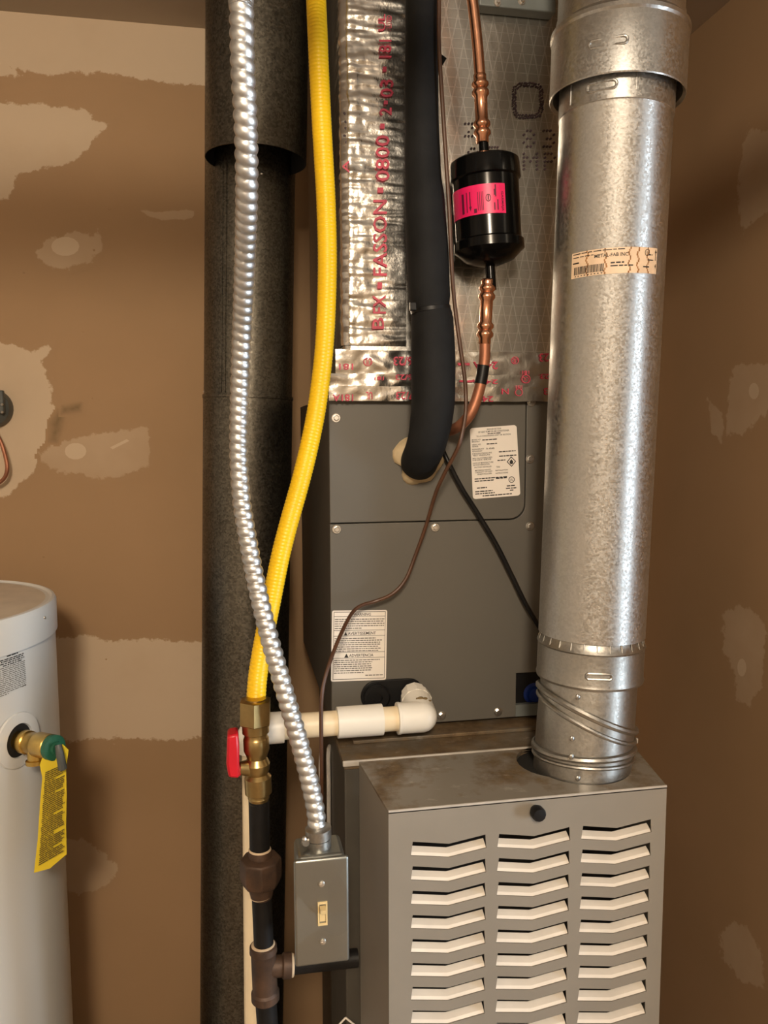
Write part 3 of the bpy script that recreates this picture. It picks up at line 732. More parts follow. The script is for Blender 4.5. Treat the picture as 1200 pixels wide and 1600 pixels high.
# embossed slots
def slot(th0, t0, wd, h, r, rt=.0018):
    pts = []
    for i in range(24):
        a = 2*PI*i/24; u = (wd/2-h/2)*(1 if math.cos(a) >= 0 else -1)+h/2*math.cos(a); pts.append(cyl(th0+u/r, t0+h/2*math.sin(a), r))
    return MB().tube(pts, rt, 8, closed=True)
def th_at(px, py, r):
    best = None
    for k in range(-90, 91):
        P = cyl(math.radians(k), tr(py), r); x = 600+F*((P-CAM).dot(RT))/((P-CAM).dot(FW))
        if best is None or abs(x-px) < best[0]: best = (abs(x-px), math.radians(k))
    return best[1]
part('embossed_slot', slot(th_at(950, 98, RC), tr(112), .042, .008, RC), 'galvanized', topc)
part('embossed_slot', slot(th_at(940, 160, RM), tr(168), .034, .009, RM+.0012), 'galvanized', rv)
part('embossed_slot', slot(th_at(936, 1042, RL), tr(1034), .031, .007, RL), 'galvanized_aged', lowc)
mb = MB(); mb.tube([cyl(th_at(995, 160, RM), tr(178), RM+.0014), cyl(th_at(995, 160, RM), tr(136), RM+.0014)], .0009, 6); part('crimp', mb, 'galvanized', rv); mb = MB()
mb.tube([cyl(th_at(893, 165, RM), tr(182), RM+.0014), cyl(th_at(893, 165, RM), tr(150), RM+.0014)], .0009, 6); part('crimp', mb, 'galvanized', rv)
# elbow below
bot = VC+Vector((0, 0, -.03)); top = A0+axr*(zl0+.012); axe = (top-bot).normalized(); Le = (top-bot).length
RE = SZ(VC, 149)/2
ee1, ee2 = frame(axe, Vector((CAM.x-VC.x, CAM.y-VC.y, 0)))
elb = part('elbow', MB().lathe([(RE, 0), (RE, Le*.5), (RE*.985, Le)], bot, axe, 64, cap=False), 'galvanized_aged', rv, 'adjustable elbow with slanting swivel beads')
def bead(tl, tm, trr, r=.0026, dr=.0008):
    """swivel bead: heights above bot at left, front and right of the pipe as seen from the room"""
    k1 = (trr-tl)/2; k0 = (trr+tl)/2; k2 = tm-k0; pts = []
    for i in range(64):
        a = 2*PI*i/64; pts.append(bot+axe*(k0+k2*math.cos(a)+k1*math.sin(a))+(ee1*math.cos(a)+ee2*math.sin(a))*(RE+dr))
    return MB().tube(pts, r, 8, closed=True)
def hb(px, py):     # height on the elbow front for a pixel
    return (W(px, py, VC.y-.5*RE)-bot).dot(axe)
def hb_side(px, py): return (W(px, py, VC.y-.02)-bot).dot(axe)
def hb_front(px, py): return (W(px, py, VC.y-RE)-bot).dot(axe)
# e2 axis sign: positive sine = right or left?
sgn = 1 if ee2.dot(RT) > 0 else -1
def bead_px(L, M, R_, r=.0026): 
    a, b, c = hb_side(*L), hb_front(*M), hb_side(*R_)
    return bead(a, b, c, r) if sgn > 0 else bead(c, b, a, r)
part('swivel_bead', bead_px((843, 1064), (915, 1074), (990, 1058), .0034), 'galvanized_aged', elb)
part('swivel_bead', bead_px((843, 1083), (905, 1122), (988, 1141), .0044), 'galvanized_aged', elb)
part('swivel_bead', bead_px((841, 1096), (900, 1142), (982, 1157), .0030), 'galvanized_aged', elb)
part('swivel_bead', bead_px((834, 1178), (900, 1192), (982, 1168), .0042), 'galvanized_aged', elb)
part('swivel_bead', bead_px((838, 1190), (900, 1204), (982, 1184), .0026), 'galvanized_aged', elb)
rv_me = mesh('rivet', MB().sphere((0, 0, 0), .0036, (1, .6, 1), 10)); rv_me.materials.append(MATS['galvanized_aged'])
for px, py in ((903, 1089), (894, 1154), (893, 1182), (903, 1216)): inst('rivet', rv_me, elb, W(px, py, VC.y-RE*.985))
# flue label
thL, thR = th_at(894, 420, RM), th_at(1025, 420, RM)
def fmap(off):
    def fn(u, v):
        th = thL+(thR-thL)*u; t0 = tr(446)+(tr(437)-tr(446))*u*0; t1 = tr(408)
        sag = RM*(1-math.cos(th))*0
        return cyl(th, t0+(t1-t0)*v+.0055*u-.0015, RM+off)
    return fn
f = fmap(.0006); rim = MB().grid(f, 24, 2)
lab = part('flue_label', rim, 'tan_label', rv, 'stained tan maker label with barcode', sharp=180)
f = fmap(.0010); mb = MB()
put_text(mb, 'METAL-FAB INC', .27, .62, .66, .80, f)
u = .04
while u < .37:
    wdt = random.uniform(.004, .013); rect(mb, u, min(u+wdt, .37), .12, .42, f); u += wdt+random.uniform(.004, .010)
words(mb, .02, .60, .93, .035, f); words(mb, .02, .26, .80, .03, f); words(mb, .44, .58, .42, .06, f); words(mb, .44, .70, .30, .045, f); words(mb, .02, .10, .58, .05, f); words(mb, .05, .36, .06, .035, f, .02, .015, .02)
ring2d(mb, .845, .80, .032, .13, .2, f); put_text(mb, 'UL', .83, .86, .76, .85, f)
rect(mb, .968, .978, .52, .86, f); mb.add([f(.957, .82), f(.989, .82), f(.973, .95)], [(0, 1, 2)]); put_text(mb, '4', .965, .985, .2, .40, f)
words(mb, .86, .94, .52, .04, f); words(mb, .86, .92, .72, .05, f); words(mb, .80, .88, .25, .05, f)
part('label_print', mb, 'ink', lab, flat=True, recalc=False)
for u in (.19, .39, .64, .735, .86):
    mb = MB()
    for k in range(12): rect(mb, u+.012*math.sin(k*1.3+u*9)-.009, u+.012*math.sin(k*1.3+u*9)+.009*random.uniform(.3, 1), k/12, (k+1)/12, fmap(.0008))
    part('label_stain', mb, 'label_stain', lab, flat=True, recalc=False)

# ================================================================ WATER HEATER
HC = Vector((-.519, 1.333, 0)); HR = .23; HZ = 1.315
wh = thing('water_heater', 'white cylindrical water heater standing by the brown wall', 'water heater', HC)
zl = W(88, 952, HC.y-.05).z
part('jacket', MB().lathe([(HR-.003, .02), (HR-.003, 1.275)], HC, (0, 0, 1), 96), 'heater_enamel', wh)
part('base_ring', MB().lathe([(HR-.02, 0), (HR-.02, .02)], HC, (0, 0, 1), 64), 'grey_plastic', wh)
part('lid_rim', MB().lathe([(HR-.003, 1.265), (HR+.0005, 1.262), (HR+.0005, HZ-.006), (HR-.002, HZ-.001), (HR-.006, HZ), (HR-.010, HZ-.003)], HC, (0, 0, 1), 96), 'heater_enamel', wh, 'white rolled rim of the lid')
part('lid', MB().lathe([(HR-.009, HZ-.006), (HR-.009, HZ-.0035), (HR-.03, HZ-.002), (.01, HZ-.001)], HC, (0, 0, 1), 96), 'heater_lid', wh, 'dusty beige lid')
dcam = Vector((CAM.x-HC.x, CAM.y-HC.y, 0)); he1, he2 = frame(Vector((0, 0, 1)), dcam)
def hcyl(th, z, r): return HC+Vector((0, 0, z))+(he1*math.cos(th)+he2*math.sin(th))*r
def h_th(px, py):
    """angle and height on the jacket under a pixel"""
    d = ray(px, py); o = CAM-HC; a = d.x**2+d.y**2; b = 2*(d.x*o.x+d.y*o.y); c = o.x**2+o.y**2-HR**2
    D = max(0, b*b-4*a*c); s_ = (-b-math.sqrt(D))/(2*a); P = CAM+d*s_; v = P-HC
    return math.atan2(v.dot(he2), v.dot(he1)), P.z
th, z = h_th(69, 965); inst('screw', rme, wh, hcyl(th, z, HR))
thA, zA = h_th(2, 1090); thB, zB = h_th(40, 1005); thA2, zA2 = h_th(2, 1018)
fL = lambda u, v: hcyl(thA+(thB-thA)*u, zA+(zA2-zA)*v, HR-.0022)
thS = (thB-thA)
mb = MB()
hl = lambda a, b, v, h: words(mb, a, b, v, h, fL, .03, .05, .22)
for a, b, v, h in ((.02, .98, .955, .032), (.28, .75, .895, .028), (.30, .72, .845, .024), (.05, .95, .785, .022), (.08, .92, .745, .022), (.05, .97, .700, .022), (.14, .88, .655, .022)): hl(a, b, v, h)
part('jacket_print', mb, 'ink', wh, flat=True, recalc=False)
mb = MB()
for k in range(14): hl(0, 1., .61-k*.042, .016)
hl(0, .3, .02, .016); hl(.8, 1, .05, .016)
part('jacket_small_print', mb, 'grey_ink', wh, flat=True, recalc=False)
# relief valve in its port
thP, zP = h_th(30, 1157); PP = hcyl(thP, zP, HR-.003); nrm = (he1*math.cos(thP)+he2*math.sin(thP)).normalized()
k_ = SZ(PP, 1)
part('port_collar', MB().lathe([(k_*44, 0), (k_*43, .003), (k_*34, .005), (k_*27, .005), (k_*26, .001)], PP, nrm, 48, cap=False), 'heater_enamel', wh)
part('port_hole', MB().lathe([(k_*26, .0015), (k_*1, .0016)], PP, nrm, 40), 'cavity_shade', wh)  # flat dark disc, the shade of the hole is painted on
# valve axis: mostly to the right, towards the room
vend = W(83, 1168, PP.y-.05); vax = (vend-PP).normalized(); vl = (vend-PP).length
val = part('relief_valve', MB().lathe([(k_*15, -.002), (k_*15, vl*.18), (k_*18, vl*.2), (k_*18, vl*.32), (k_*16, vl*.34), (k_*17, vl*.55), (k_*19, vl*.6), (k_*19, vl*.92), (k_*16, vl*.95)], PP, vax, 28), 'brass_bright', wh, 'brass relief valve with green cap')
vm = PP+vax*(vl*.55)
part('valve_outlet', MB().lathe([(k_*15, 0), (k_*15, k_*22), (k_*18, k_*23), (k_*18, k_*29), (k_*13, k_*29.5)], vm, (.05, -.1, -1), 24), 'brass_bright', val)
part('valve_cap', MB().lathe([(k_*19, -.004), (k_*19, .004), (k_*14, .006), (k_*10, .006), (k_*9, .010)], vend, vax, 28), 'green_plastic', val, 'green cap')
lv0 = W(91, 1164, vend.y-.016); lv1 = W(98, 1201, vend.y-.016)
part('valve_lever', MB().tube([lv0, lv0.lerp(lv1, .3)+Vector((.001, -.004, 0)), lv1], [.0045, .0055, .006], 10), 'grey_plastic', val, 'grey lever')
# yellow tag hanging from the lever
YT = vend.y-.010
tp = [(68, 1178), (62, 1195), (66, 1215), (62, 1262), (59, 1310), (53, 1364), (78, 1357), (104, 1335), (103, 1290), (104, 1240), (103, 1200), (107, 1172), (98, 1163)]
mid = [W(px, py, YT+.004*math.sin((py-1160)/60)+.00012*(px-53)) for px, py in tp]
tag_ = thing('hanging_tag', 'yellow paper instruction tag with dense black print hanging from the relief valve', 'tag', mid[5])
part('tag_sheet', MB().prism(mid, Vector((.0002, .0005, 0))), 'yellow_tag', tag_)
def tg(u, v):
    y = 1352+(1205-1352)*v; xl = 60+(70-60)*v; xr = 101+(.5)*v; return W(xl+(xr-xl)*u, y-u*24*(1-v)-u*16*v*.9, YT+.004*math.sin((y-1160)/60)-.0022)
mb = MB()
for k in range(46):
    v = k/46
    if k in (5, 12, 13, 22, 33, 40): words(mb, .0, .55, v, .011, tg, .03, .1, .3)
    else: words(mb, random.uniform(0, .04), random.uniform(.88, 1), v, .012, tg, .02, .1, .4)
part('tag_print', mb, 'tag_ink', tag_, flat=True, recalc=False)

# ================================================================ WALL CABLE CLAMP (left edge)
cc = W(-10, 638, YW-.03)
cl = thing('cable_outlet', 'dark grey round cable outlet on the pale wall patch', 'cable outlet', W(-10, 638, YW))
rc = SZ(cc, 30)
bodyc = part('outlet_body', MB().lathe([(rc, 0), (rc*1.02, .012), (rc*.95, .026), (rc*.6, .036), (rc*.2, .038)], W(-10, 638, YW), (0, -1, 0), 30), 'grey_plastic', cl)
part('clamp_strap', MB().box(cc.x+.012, cc.x+.022, cc.y-.014, cc.y-.002, cc.z-.01, cc.z+.034), 'grey_plastic', cl, bevel=.002)
inst('screw', rme, cl, W(3, 644, YW-.048)); inst('screw', rme, cl, W(3, 632, YW-.048))
single('bare_wire', MB().tube(pxpath([(-14, 660, YW-.03), (-6, 676, YW-.035), (3, 695, YW-.04), (10, 720, YW-.04), (11, 735, YW-.04), (6, 748, YW-.035), (-8, 757, YW-.03), (-25, 752, YW-.03)]), .0038, 10), 'copper_dull', 'loop of bare copper wire hanging below the round cable outlet', 'wire')

# ================================================================ FLEXIBLE CONDUIT + SWITCH BOX
YS = .84
cpath = pxpath([above(374, -60, .75, ZC-.002), (375, -60, .74), (377, 0, .74), (379, 100, .745), (384, 200, .76), (385.5, 300, .79), (383, 400, .84), (379, 500, .89), (375, 600, .92), (373, 700, .93), (377, 775, .93), (385, 830, .925), (396, 890, .92), (409, 950, .91), (426, 1015, .90), (446, 1085, .89), (465, 1150, .885), (481, 1210, .88), (492, 1260, .875), (496, 1296, .872)], .00135)
cr = .0108
def cmod(s_, th):
    x = (s_/.01075+th/(2*PI)) % 1.; return .80+.21*math.sin(PI*x)**.6
con = thing('flexible_conduit', 'silver ribbed flexible metal conduit running down to the switch box', 'conduit', cpath[-1])
part('ribbed_sheath', MB().tube(cpath, cr, 22, cmod), 'conduit_steel', con, sharp=60)
bx0 = W(459, 1345, YS); bx1 = W(545, 1338, YS); bz0 = W(460, 1513, YS).z; bz1 = W(500, 1342, YS).z
cx_ = W(497, 1320, YS+.024).x
bxm = (bx0.x+bx1.x)/2
# connector
ct = W(497, 1292, YS+.026); cb = W(498, 1343, YS+.026)
zc_top = bz1
cax = (ct-Vector((ct.x, ct.y, zc_top)))
cbase = Vector((W(499, 1335, YS+.026).x, YS+.026, zc_top))
cl_ = (ct-cbase).length; cdir = (ct-cbase).normalized()
ck = SZ(ct, 1)
part('connector', MB().lathe([(ck*19, 0), (ck*19, cl_*.42), (ck*17, cl_*.45), (ck*20, cl_*.48), (ck*20.5, cl_*.95), (ck*18, cl_)], cbase, cdir, 28), 'galvanized_aged', con, 'grey metal conduit connector')
inst('screw', rme, con, W(476, 1311, YS+.012))
part('clamp_ear', MB().lathe([(ck*7, 0), (ck*7, ck*10), (ck*5, ck*12)], W(477, 1312, YS+.026), (0, -1, 0), 12), 'galvanized_aged', con)
sb = thing('switch_box', 'grey metal electrical box with a cream toggle switch beside the furnace', 'switch box', (bxm, YS+.03, bz0))
part('box_body', MB().box(bx0.x+.0035, bx1.x-.0035, YS+.004, YS+.052, bz0+.004, bz1+.001), 'box_steel', sb, bevel=.005)
cov = part('cover_plate', MB().box(bx0.x, bx1.x, YS, YS+.006, bz0, bz1), 'box_steel', sb, 'smooth grey steel cover plate', bevel=.0042, bseg=4)
ps = W(504, 1427, YS); sw, sh = SZ(ps, 15), SZ(ps, 39)
xz2 = lambda a, b, c, d, y0, y1: MB().box(a, b, y0, y1, c, d)
hole = [(ps.x-sw*.34, ps.z-sh*.40), (ps.x+sw*.34, ps.z-sh*.40), (ps.x+sw*.34, ps.z+sh*.40), (ps.x-sw*.34, ps.z+sh*.40)]
tf = part('switch_frame', plate([(ps.x-sw/2, ps.z-sh/2), (ps.x+sw/2, ps.z-sh/2), (ps.x+sw/2, ps.z+sh/2), (ps.x-sw/2, ps.z+sh/2)], [hole], lambda u, v: (u, YS-.0012, v), (0, .002, 0)), 'cream_plastic', sb, 'cream toggle switch')
part('toggle', MB().prism([(ps.x-sw*.30, YS-.0004, ps.z-sh*.34), (ps.x-sw*.30, YS-.0008, ps.z+sh*.05), (ps.x-sw*.30, YS-.0075, ps.z+sh*.12), (ps.x-sw*.30, YS-.0085, ps.z+sh*.30), (ps.x-sw*.30, YS-.0004, ps.z+sh*.34)], Vector((sw*.60, 0, 0))), 'cream_plastic', tf)
def slotscrew(r):
    mb = MB().lathe([(r, 0), (r*.9, .0012), (r*.5, .0018), (r*.1, .002)], (0, 0, 0), (0, -1, 0), 16); mb.box(-r*.8, r*.8, -.0021, -.0012, -r*.1, r*.1); me = mesh('screw', mb); me.materials.append(MATS['screw_zinc']); return me
ssm = slotscrew(SZ(ps, 5))
for px, py in ((502.5, 1381), (504.5, 1471)): inst('screw', ssm, cov, W(px, py, YS))

# ================================================================ YELLOW GAS LINE
ypath = pxpath([above(488, -60, 1.03, ZC-.002), (492, -60, 1.02), (494, 0, 1.01), (496.5, 60, 1.0), (499, 120, 1.0), (503, 200, 1.0), (507, 270, 1.0), (509.5, 320, 1.0), (511.5, 400, 1.0), (510, 480, 1.0), (506, 550, 1.0), (499, 610, 1.0), (491, 660, .995), (479, 715, .985), (467.5, 760, .98), (452, 815, .97), (438, 870, .965), (424, 940, .96), (412, 1000, .95), (403, 1055, .94), (399.5, 1098, .93)], .0011)
def ymod(s_, th): return .975+.025*math.sin(2*PI*s_/.0043)
single('gas_line', MB().tube(ypath, lambda s_: .01235-.0006*min(1, s_/.9), 20, ymod), 'yellow_jacket', 'bright yellow corrugated flexible gas line running down to the brass valve', 'gas line', ypath[-1], sharp=80)

# ================================================================ GAS RISER
YG = .92
gas = thing('gas_riser', 'black iron gas riser with brass shutoff valve and rusty fittings', 'gas pipe', W(420, 1600, YG))
gp = lambda px, py, y=YG: W(px, py, y)
def seg(name, mat, a, b, prof, parent=gas, sides=28, label=None, sharp=30, bevel=0):
    """lathe between two pixels; prof = [(half width px, fraction)]"""
    A_, B_ = gp(*a), gp(*b); L_ = (B_-A_).length; k = SZ(A_, 1)
    return part(name, MB().lathe([(r*k, f_*L_) for r, f_ in prof], A_, B_-A_, sides, ref=Vector((-.1, -1, 0)) if sides == 6 else None), mat, parent, label, sharp=sharp, bevel=bevel)
# brass
valv = seg('ball_valve', 'brass', (400, 1152), (404, 1240), [(19, 0), (20, .02), (20, .22), (17, .30), (15.5, .36), (20, .46), (19, .56), (16, .64), (21, .70), (21, .98), (18, 1)], label='brass ball valve', sides=24)
seg('hex_nut', 'brass', (399, 1093), (399, 1131), [(23.5, 0), (26, .03), (26, .96), (24, 1)], valv, 6)
seg('collar', 'brass', (399, 1130), (400, 1153), [(21, 0), (21, .6), (18, .68), (18, .86), (19.5, 1)], valv, 32)
seg('collar', 'brass', (399, 1091), (399, 1094), [(16.5, 0), (16.5, 1)], valv, 24)
seg('end_ring', 'brass', (404, 1238), (404.5, 1253), [(17, 0), (16, .3), (17, .5), (15.5, .8), (16, 1)], valv)
a0, a1 = gp(400, 1200), gp(373, 1200, YG-.006); k = SZ(a0, 1)
part('stem', MB().lathe([(k*13, 0), (k*12, (a1-a0).length*.6), (k*10, (a1-a0).length)], a0, a1-a0, 24), 'brass', valv)
hp = [(374, 1217), (357, 1216), (353.5, 1195), (355, 1150), (372, 1147), (374, 1170)]
part('valve_handle', MB().prism([gp(x, y, YG-.018) for x, y in hp], Vector((0, .026, 0))), 'red_vinyl', valv, 'red lever handle', bevel=.003)
part('handle_boss', MB().lathe([(k*9, 0), (k*9, k*14), (k*8, k*15)], gp(374.5, 1203, YG-.006), (-1, -.15, 0), 20), 'red_vinyl', valv)
# iron
seg('nipple', 'black_iron', (404.5, 1250), (406, 1330), [(16, 0), (16, 1)])
seg('thread_sealant', 'pipe_dope', (406, 1325), (406, 1329.5), [(16.5, 0), (17.8, .5), (16.5, 1)])
seg('union_neck', 'malleable_iron', (406, 1327), (407, 1352), [(17, 0), (18, .08), (18, 1)])
seg('union_nut', 'malleable_iron', (407, 1338), (408, 1382), [(24, 0), (32, .08), (33, .3), (33, .72), (29, .95), (26, 1)], sides=8, label='large rusty union nut', bevel=.0015)
seg('union_base', 'malleable_iron', (408, 1380), (409, 1402), [(23, 0), (19, .5), (17, .9), (16, 1)])
seg('thread_sealant', 'pipe_dope', (408.5, 1397), (409, 1400.5), [(15.5, 0), (17.6, .5), (16, 1)])
seg('nipple', 'black_iron', (409, 1400), (412.5, 1485), [(15.5, 0), (15.5, 1)])
tee = seg('tee_fitting', 'malleable_iron', (411, 1475), (415, 1564), [(17, 0), (21, .03), (21.5, .13), (19.5, .17), (19.5, .80), (22, .84), (22, .96), (18, 1)], label='rusty brown tee fitting')
seg('thread_sealant', 'pipe_dope', (411, 1474), (411.2, 1478), [(15.8, 0), (18.5, .4), (18.5, 1)])
a0, a1 = gp(414, 1511), gp(456, 1508); k = SZ(a0, 1); L_ = (a1-a0).length
part('tee_branch', MB().lathe([(k*16, 0), (k*16, L_*.62), (k*19, L_*.68), (k*19, L_*.97), (k*16, L_)], a0, (a1-a0), 28), 'malleable_iron', tee)
part('branch_sealant', MB().lathe([(k*17.5, L_*.96), (k*17, L_*1.06), (k*15, L_*1.08)], a0, (a1-a0), 28), 'pipe_dope', tee)
a2 = Vector((XL1+.002, YG, a0.z)) ; a2.y = YG
part('branch_nipple', MB().tube([a1, Vector((XL1+.004, YG, a1.z-.001))], k*14, 20), 'black_iron', gas)
bb = gp(417, 1600); db = (gp(418, 1600)-gp(415, 1560)).normalized(); p_lo = gp(415, 1560); p_fl = p_lo+db*((0-p_lo.z)/db.z)
part('drop_pipe', MB().tube([p_lo, p_fl], k*16.5, 24), 'black_iron', gas)

# ================================================================ PVC DRAIN
YX = 1.035
dr = thing('condensate_drain', 'white plastic condensate drain pipe elbowed out of the grey cabinet', 'drain pipe', W(400, 1128, YX))
pe = W(655, 1120, YX); kx = SZ(pe, 1); pr_ = kx*19; hubr = kx*24
zD = pe.z
def X_of(px): return W(px, 1124, YX).x
part('drain_tube', MB().tube([Vector((X_of(425), YX, zD-.001)), Vector((X_of(640), YX, zD))], pr_, 28), 'pvc_pipe', dr, 'yellowed plastic tube')
part('coupling', MB().lathe([(pr_, 0), (hubr*.99, .0006), (hubr, X_of(597)-X_of(526)), (pr_, X_of(597)-X_of(526)+.0005)], (X_of(526), YX, zD), (1, 0, 0), 36), 'pvc_white', dr, 'white coupling')
pin = W(645, 1086, YC)                  # into the port
ex = X_of(654)
Rb = kx*9; ex = X_of(659); cor = Vector((ex, YX, zD))
end = Vector((W(645, 1082, YC).x, YC-.006, W(645, 1082, YC).z))
em = MB().tube([Vector((X_of(621), YX, zD)), cor], hubr, 32, cap=True).sphere(cor, hubr*1.0, seg=32).tube([cor, cor.lerp(end, .62)], hubr, 32)
elbp = part('drain_elbow', em, 'pvc_white', dr, 'white elbow with brown staining', sharp=50)
st = MB()
for px, py, s_ in ((657, 1090, 5), (663, 1094, 4.5), (668, 1099, 3), (652, 1089, 3)):
    d = (CAM-cor.lerp(end, .35)).normalized(); P = W(px, py, YX+.008); P = P+(CAM-P).normalized()*.0
    ax_ = (end-cor).normalized(); q_ = cor+ax_*((P-cor).dot(ax_)); rdir = (P-q_).normalized(); P = q_+rdir*(hubr+.0002)
    st.sphere(P, SZ(P, s_), (1, .6, .5), 8)
    part('brown_stain', st, 'pvc_stain', elbp); st = MB()
adp = cor.lerp(end, .60); adv = (end-cor).normalized()
part('adapter', MB().lathe([(hubr*1.06, 0), (hubr*1.06, (end-adp).length*.45), (hubr*.9, (end-adp).length*.5), (hubr*.9, (end-adp).length)], adp, adv, 10), 'pvc_white', dr, sharp=20)
part('hub_ring', MB().lathe([(pr_, 0), (hubr*1.03, .0004), (hubr*1.03, .004), (hubr*.98, .005)], (X_of(620), YX, zD), (1, 0, 0), 36), 'pvc_white', dr)
# left elbow turning down behind the gas riser
xl = W(394, 1128, YX).x
arc = [Vector((X_of(443), YX, zD-.001)), Vector((xl+.03, YX, zD-.001))]
for k in range(1, 9):
    a = PI/2*k/8; arc.append(Vector((xl+.014*(1-math.sin(a)), YX, zD-.001-.014*(1-math.cos(a)))))
arc.append(Vector((xl, YX, zD-.03)))
part('drain_elbow', MB().tube(arc, hubr*.98, 28), 'pvc_white', dr)
pd = W(398, 1600, YX)
dd = (pd-Vector((xl, YX, zD-.02))); dd = dd*((0-(zD-.02))/dd.z)
part('drain_drop', MB().tube([Vector((xl, YX, zD-.02)), Vector((xl, YX, zD-.02))+dd], pr_*.85, 24), 'pvc_pipe', dr, 'vertical drain pipe behind the gas riser')
# ================================================================ INSULATED SUCTION LINE
ins = thing('insulated_line', 'thick black foam insulated refrigerant line bending into the grey cabinet', 'insulated pipe', W(655, 720, YC))
YI = 1.02
ipath = [(659, -60, YI, 52), (659, 0, YI, 52), (659, 100, YI, 52), (659.5, 200, YI, 53), (661, 270, YI, 56), (664, 320, YI, 63), (668, 400, YI, 66), (671, 465, YI, 65), (672.5, 481, YI, 60), (675, 500, YI, 66), (677, 560, YI, 69), (677, 620, YI, 69), (674, 655, YI, 66), (668, 688, YI+.004, 62), (661, 708, YI+.022, 60), (656, 718, YI+.05, 58), (655, 722, YC-.002, 58)]
pts = [W(*p[:3]) for p in ipath]; rads = [SZ(W(*p[:3]), p[3])/2 for p in ipath]
pts = [above(659, -60, YI, ZC-.002)]+pts; rads = [rads[0]]+rads
def radial(P, R):
    d = smooth_path(P, .005); tot = []; L = [0.]
    for i in range(1, len(P)): L.append(L[-1]+(P[i]-P[i-1]).length)
    s_ = 0.; out = []
    for i, q in enumerate(d):
        if i: s_ += (d[i]-d[i-1]).length
        j = max(0, min(len(L)-2, next((n_ for n_ in range(len(L)-1) if L[n_+1] >= s_), len(L)-2)))
        u = min(1, max(0, (s_-L[j])/(L[j+1]-L[j]))); u = u*u*(3-2*u); out.append(R[j]+(R[j+1]-R[j])*u)
    return d, out
dpath, dr_ = radial(pts, rads)
def imod(s_, th): return 1+.025*noise.noise(Vector((s_*16, math.cos(th)*1.2, math.sin(th)*1.2)))
part('foam_sleeve', MB().tube(dpath, dr_, 36, imod), 'black_foam', ins, sharp=80)
pz = W(672.5, 481, YI); ta = (W(675, 500, YI)-W(671, 465, YI)).normalized(); rz = SZ(pz, 61)/2
part('zip_tie', MB().lathe([(rz, 0), (rz*1.03, .0004), (rz*1.03, .005), (rz, .0055)], pz, ta, 36, cap=False), 'black_plastic', ins)
pz2 = W(645, 479, YI-.02); part('tie_head', MB().box(pz2.x-.004, pz2.x+.004, pz2.y-.004, pz2.y+.004, pz2.z-.005, pz2.z+.005), 'black_plastic', ins, bevel=.001)
fp = [W(*p, YI+.02) for p in ((684, 80), (698, 91), (688, 108), (682, 100))]
part('tape_flap', MB().prism(fp, Vector((0, .0015, 0))), 'black_foam', ins)
fp = [W(*p, YI-.03) for p in ((647, 640), (660, 640), (659, 658), (654, 678), (650, 660))]

# ================================================================ LIQUID LINE WITH FILTER DRIER
YQ = 1.03
lq = thing('liquid_line', 'copper refrigerant line carrying a black filter drier with a pink label', 'copper pipe', W(757, 230, YQ))
k = S(757, 230, YQ, 1)
part('copper_tube', MB().tube(pxpath([above(727, -60, YQ, ZC-.002), (729, -60, YQ), (738, 0, YQ), (745, 60, YQ), (750, 120, YQ)], .01), k*8.6, 20), 'copper', lq)
def coupling(a, b, par):
    A_, B_ = W(*a, YQ), W(*b, YQ); L_ = (B_-A_).length
    prof = [(8.5, 0), (10, .01), (10, .06), (9.6, .09), (13.2, .13), (13.2, .16), (9.8, .20), (13.4, .25), (13.4, .29), (10.2, .33), (10, .66), (13.4, .70), (13.4, .74), (10, .78), (13.4, .83), (13.4, .87), (9.8, .91), (9.8, .99), (8.5, 1)]
    return part('coupling', MB().lathe([(r*k, f_*L_) for r, f_ in prof], A_, B_-A_, 28), 'copper', par, 'beaded copper coupling', sharp=60)
coupling((749.5, 116), (754, 224), lq)
coupling((762, 436), (757, 538), lq)
D0, D1 = W(756.5, 246, YQ), W(765.5, 412, YQ); dax = D1-D0; Ld = dax.length; dax.normalize()
fd = part('filter_drier', MB().lathe([(r__, t__*.93) for r__, t__ in [(k*8, -.024), (k*8, 0), (k*30, .0015), (k*49, .004), (k*53, .0065), (k*54, .011), (k*55, .0305), (k*51.5, .0325), (k*51.5, .112), (k*55, .1145), (k*55.5, .126), (k*50, .130), (k*38, .140), (k*16, .1465), (k*8, .147), (k*8, .180)]], D0, dax, 64), 'black_paint', lq, 'glossy black filter drier cylinder', sharp=40)
de1, de2 = frame(dax, Vector((CAM.x-D0.x, CAM.y-D0.y, 0)))
sg = 1 if de2.dot(RT) > 0 else -1
def dcyl(th, t_, r): return D0+dax*t_+(de1*math.cos(th)+de2*math.sin(th)*sg)*r
def dm(off): return lambda u, v: dcyl(-1.60+2.15*u, (.079-.036*v)+.0015*u, k*52+off)
lab = part('drier_label', MB().grid(dm(.0005), 24, 2), 'pink_label', fd, 'bright pink wrap-around label', sharp=180)
f = dm(.0009); mb = MB()
def rot_text(body, u0, u1, v0, v1): put_text(mb, body, 0, 1, 0, 1, lambda a, b: f(u0+(u1-u0)*b, v1+(v0-v1)*a))
rot_text('GARMAJA', .93, .97, .06, .72)
for u, a, b in ((.885, .1, .45), (.86, .55, .95), (.84, .1, .35), (.845, .6, .8)): rect(mb, u-.008, u+.008, a, b, f)
ring2d(mb, .76, .52, .035, .13, .25, f); rect(mb, .752, .768, .45, .6, f)
for u in (.62, .645, .67, .69): words(mb, 0, 0, 0, 0, f); rect(mb, u-.004, u+.004, .12, .75, f)
rect(mb, .50, .516, .30, .80, f); mb.add([f(.488, .30), f(.528, .30), f(.508, .14)], [(0, 1, 2)])
rect(mb, .37, .41, .1, .78, f); rect(mb, .45, .465, .12, .8, f); rect(mb, .56, .60, .06, .2, f)
part('label_print', mb, 'pink_ink', lab, flat=True, recalc=False)
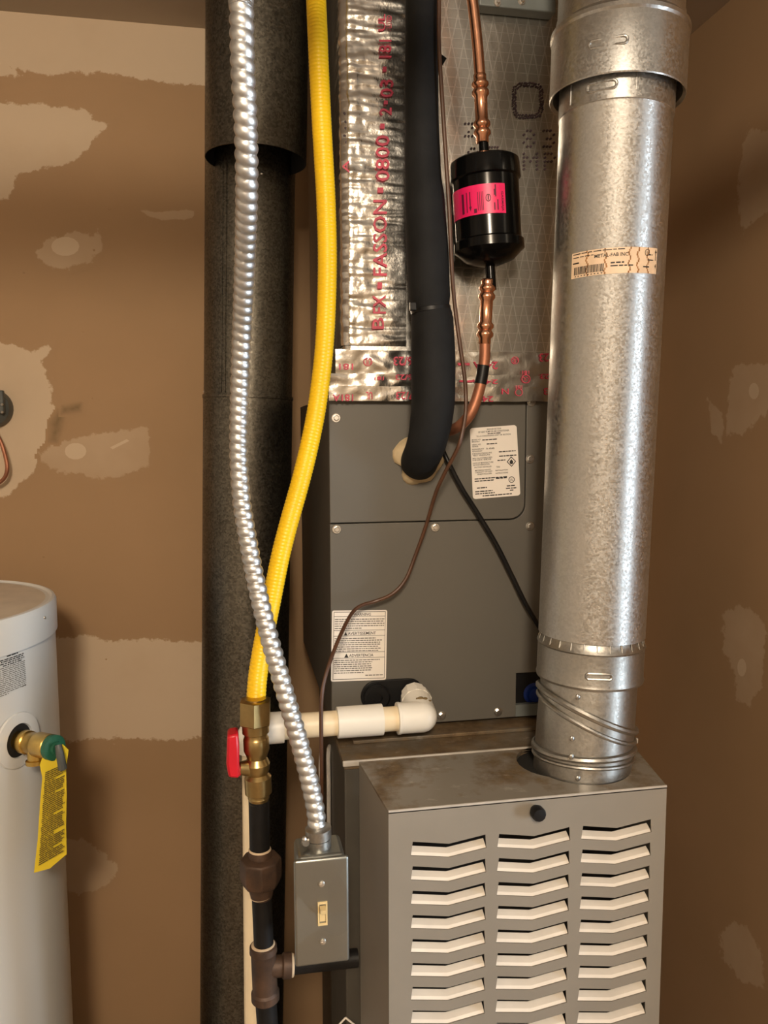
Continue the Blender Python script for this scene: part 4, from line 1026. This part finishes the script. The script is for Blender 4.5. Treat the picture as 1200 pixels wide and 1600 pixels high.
lowt = pxpath([(757.5, 534, YQ), (757, 560, YQ), (752, 595, YQ), (744, 625, YQ), (734, 648, YQ), (720, 664, YQ+.01), (708, 671, YQ+.035), (700, 674, YC)], .006)
part('copper_tube', MB().tube(lowt, k*9, 20), 'copper_dull', lq)
tb = [W(*p, YQ) for p in ((755.5, 571), (753.5, 585), (750.5, 600))]
part('black_tape', MB().tube(tb, k*9.7, 20), 'black_plastic', lq)

# ================================================================ LOOSE WIRES
YWI = YC-.028
bw = [above(687, -60, 1.0, ZC-.002), (686, -60, 1.0), (686, 0, 1.0), (686, 70, 1.0), (690, 140, 1.0), (697, 250, 1.0), (702, 330, 1.0), (706, 420, 1.005), (711, 480, 1.01), (719, 540, 1.01), (726, 590, 1.01), (728, 620, 1.01), (727, 650, 1.005), (719, 690, 1.0), (708, 715, 1.01), (697, 735, 1.02), (681, 770, 1.04), (666, 820, 1.06), (650, 865, 1.07), (634, 905, 1.07), (613, 928, 1.07), (585, 940, 1.075), (565, 946, 1.07), (550, 958, 1.06), (533, 990, 1.03), (517, 1030, 1.0), (506, 1067, .985), (502, 1100, .98), (502, 1160, .98), (503, 1260, .98), (505, 1320, .94), (506, 1370, .905)]
single('thermostat_wire', MB().tube(pxpath(bw), .0026, 10), 'brown_wire', 'thin brown wire looping down across the grey cabinet front', 'wire', W(697, 735, 1.02))
single('black_cable', MB().tube(pxpath([(690, 700, YC-.003), (699, 719, YC-.012), (720, 760, YC-.014), (745, 800, YC-.012), (775, 850, YC-.012), (800, 900, YC-.012), (822, 945, YC-.012), (846, 985, YC-.012), (880, 1040, YC-.006)]), .0035, 12), 'black_plastic', 'straight black cable slanting down across the grey cabinet behind the flue', 'cable', W(699, 719, YC-.012))

single('white_wire', MB().tube(pxpath([(500, 1140, 1.06), (500.5, 1170, 1.05), (499.5, 1205, 1.03), (503, 1250, 1.0), (506, 1300, .95), (507, 1365, .905)]), .0012, 8), 'pvc_white', 'thin white wire hanging beside the brown wire behind the conduit', 'wire', W(500, 1140, 1.06))
sf = MB().tube(pxpath([(519, 1170, 1.16), (515, 1166, 1.155), (513, 1180, 1.15), (513.5, 1230, 1.15), (514, 1340, 1.15)]), .0032, 8)
part('side_flange', sf, 'edge_paint_highlight', fur, 'pale folded sheet metal edge')
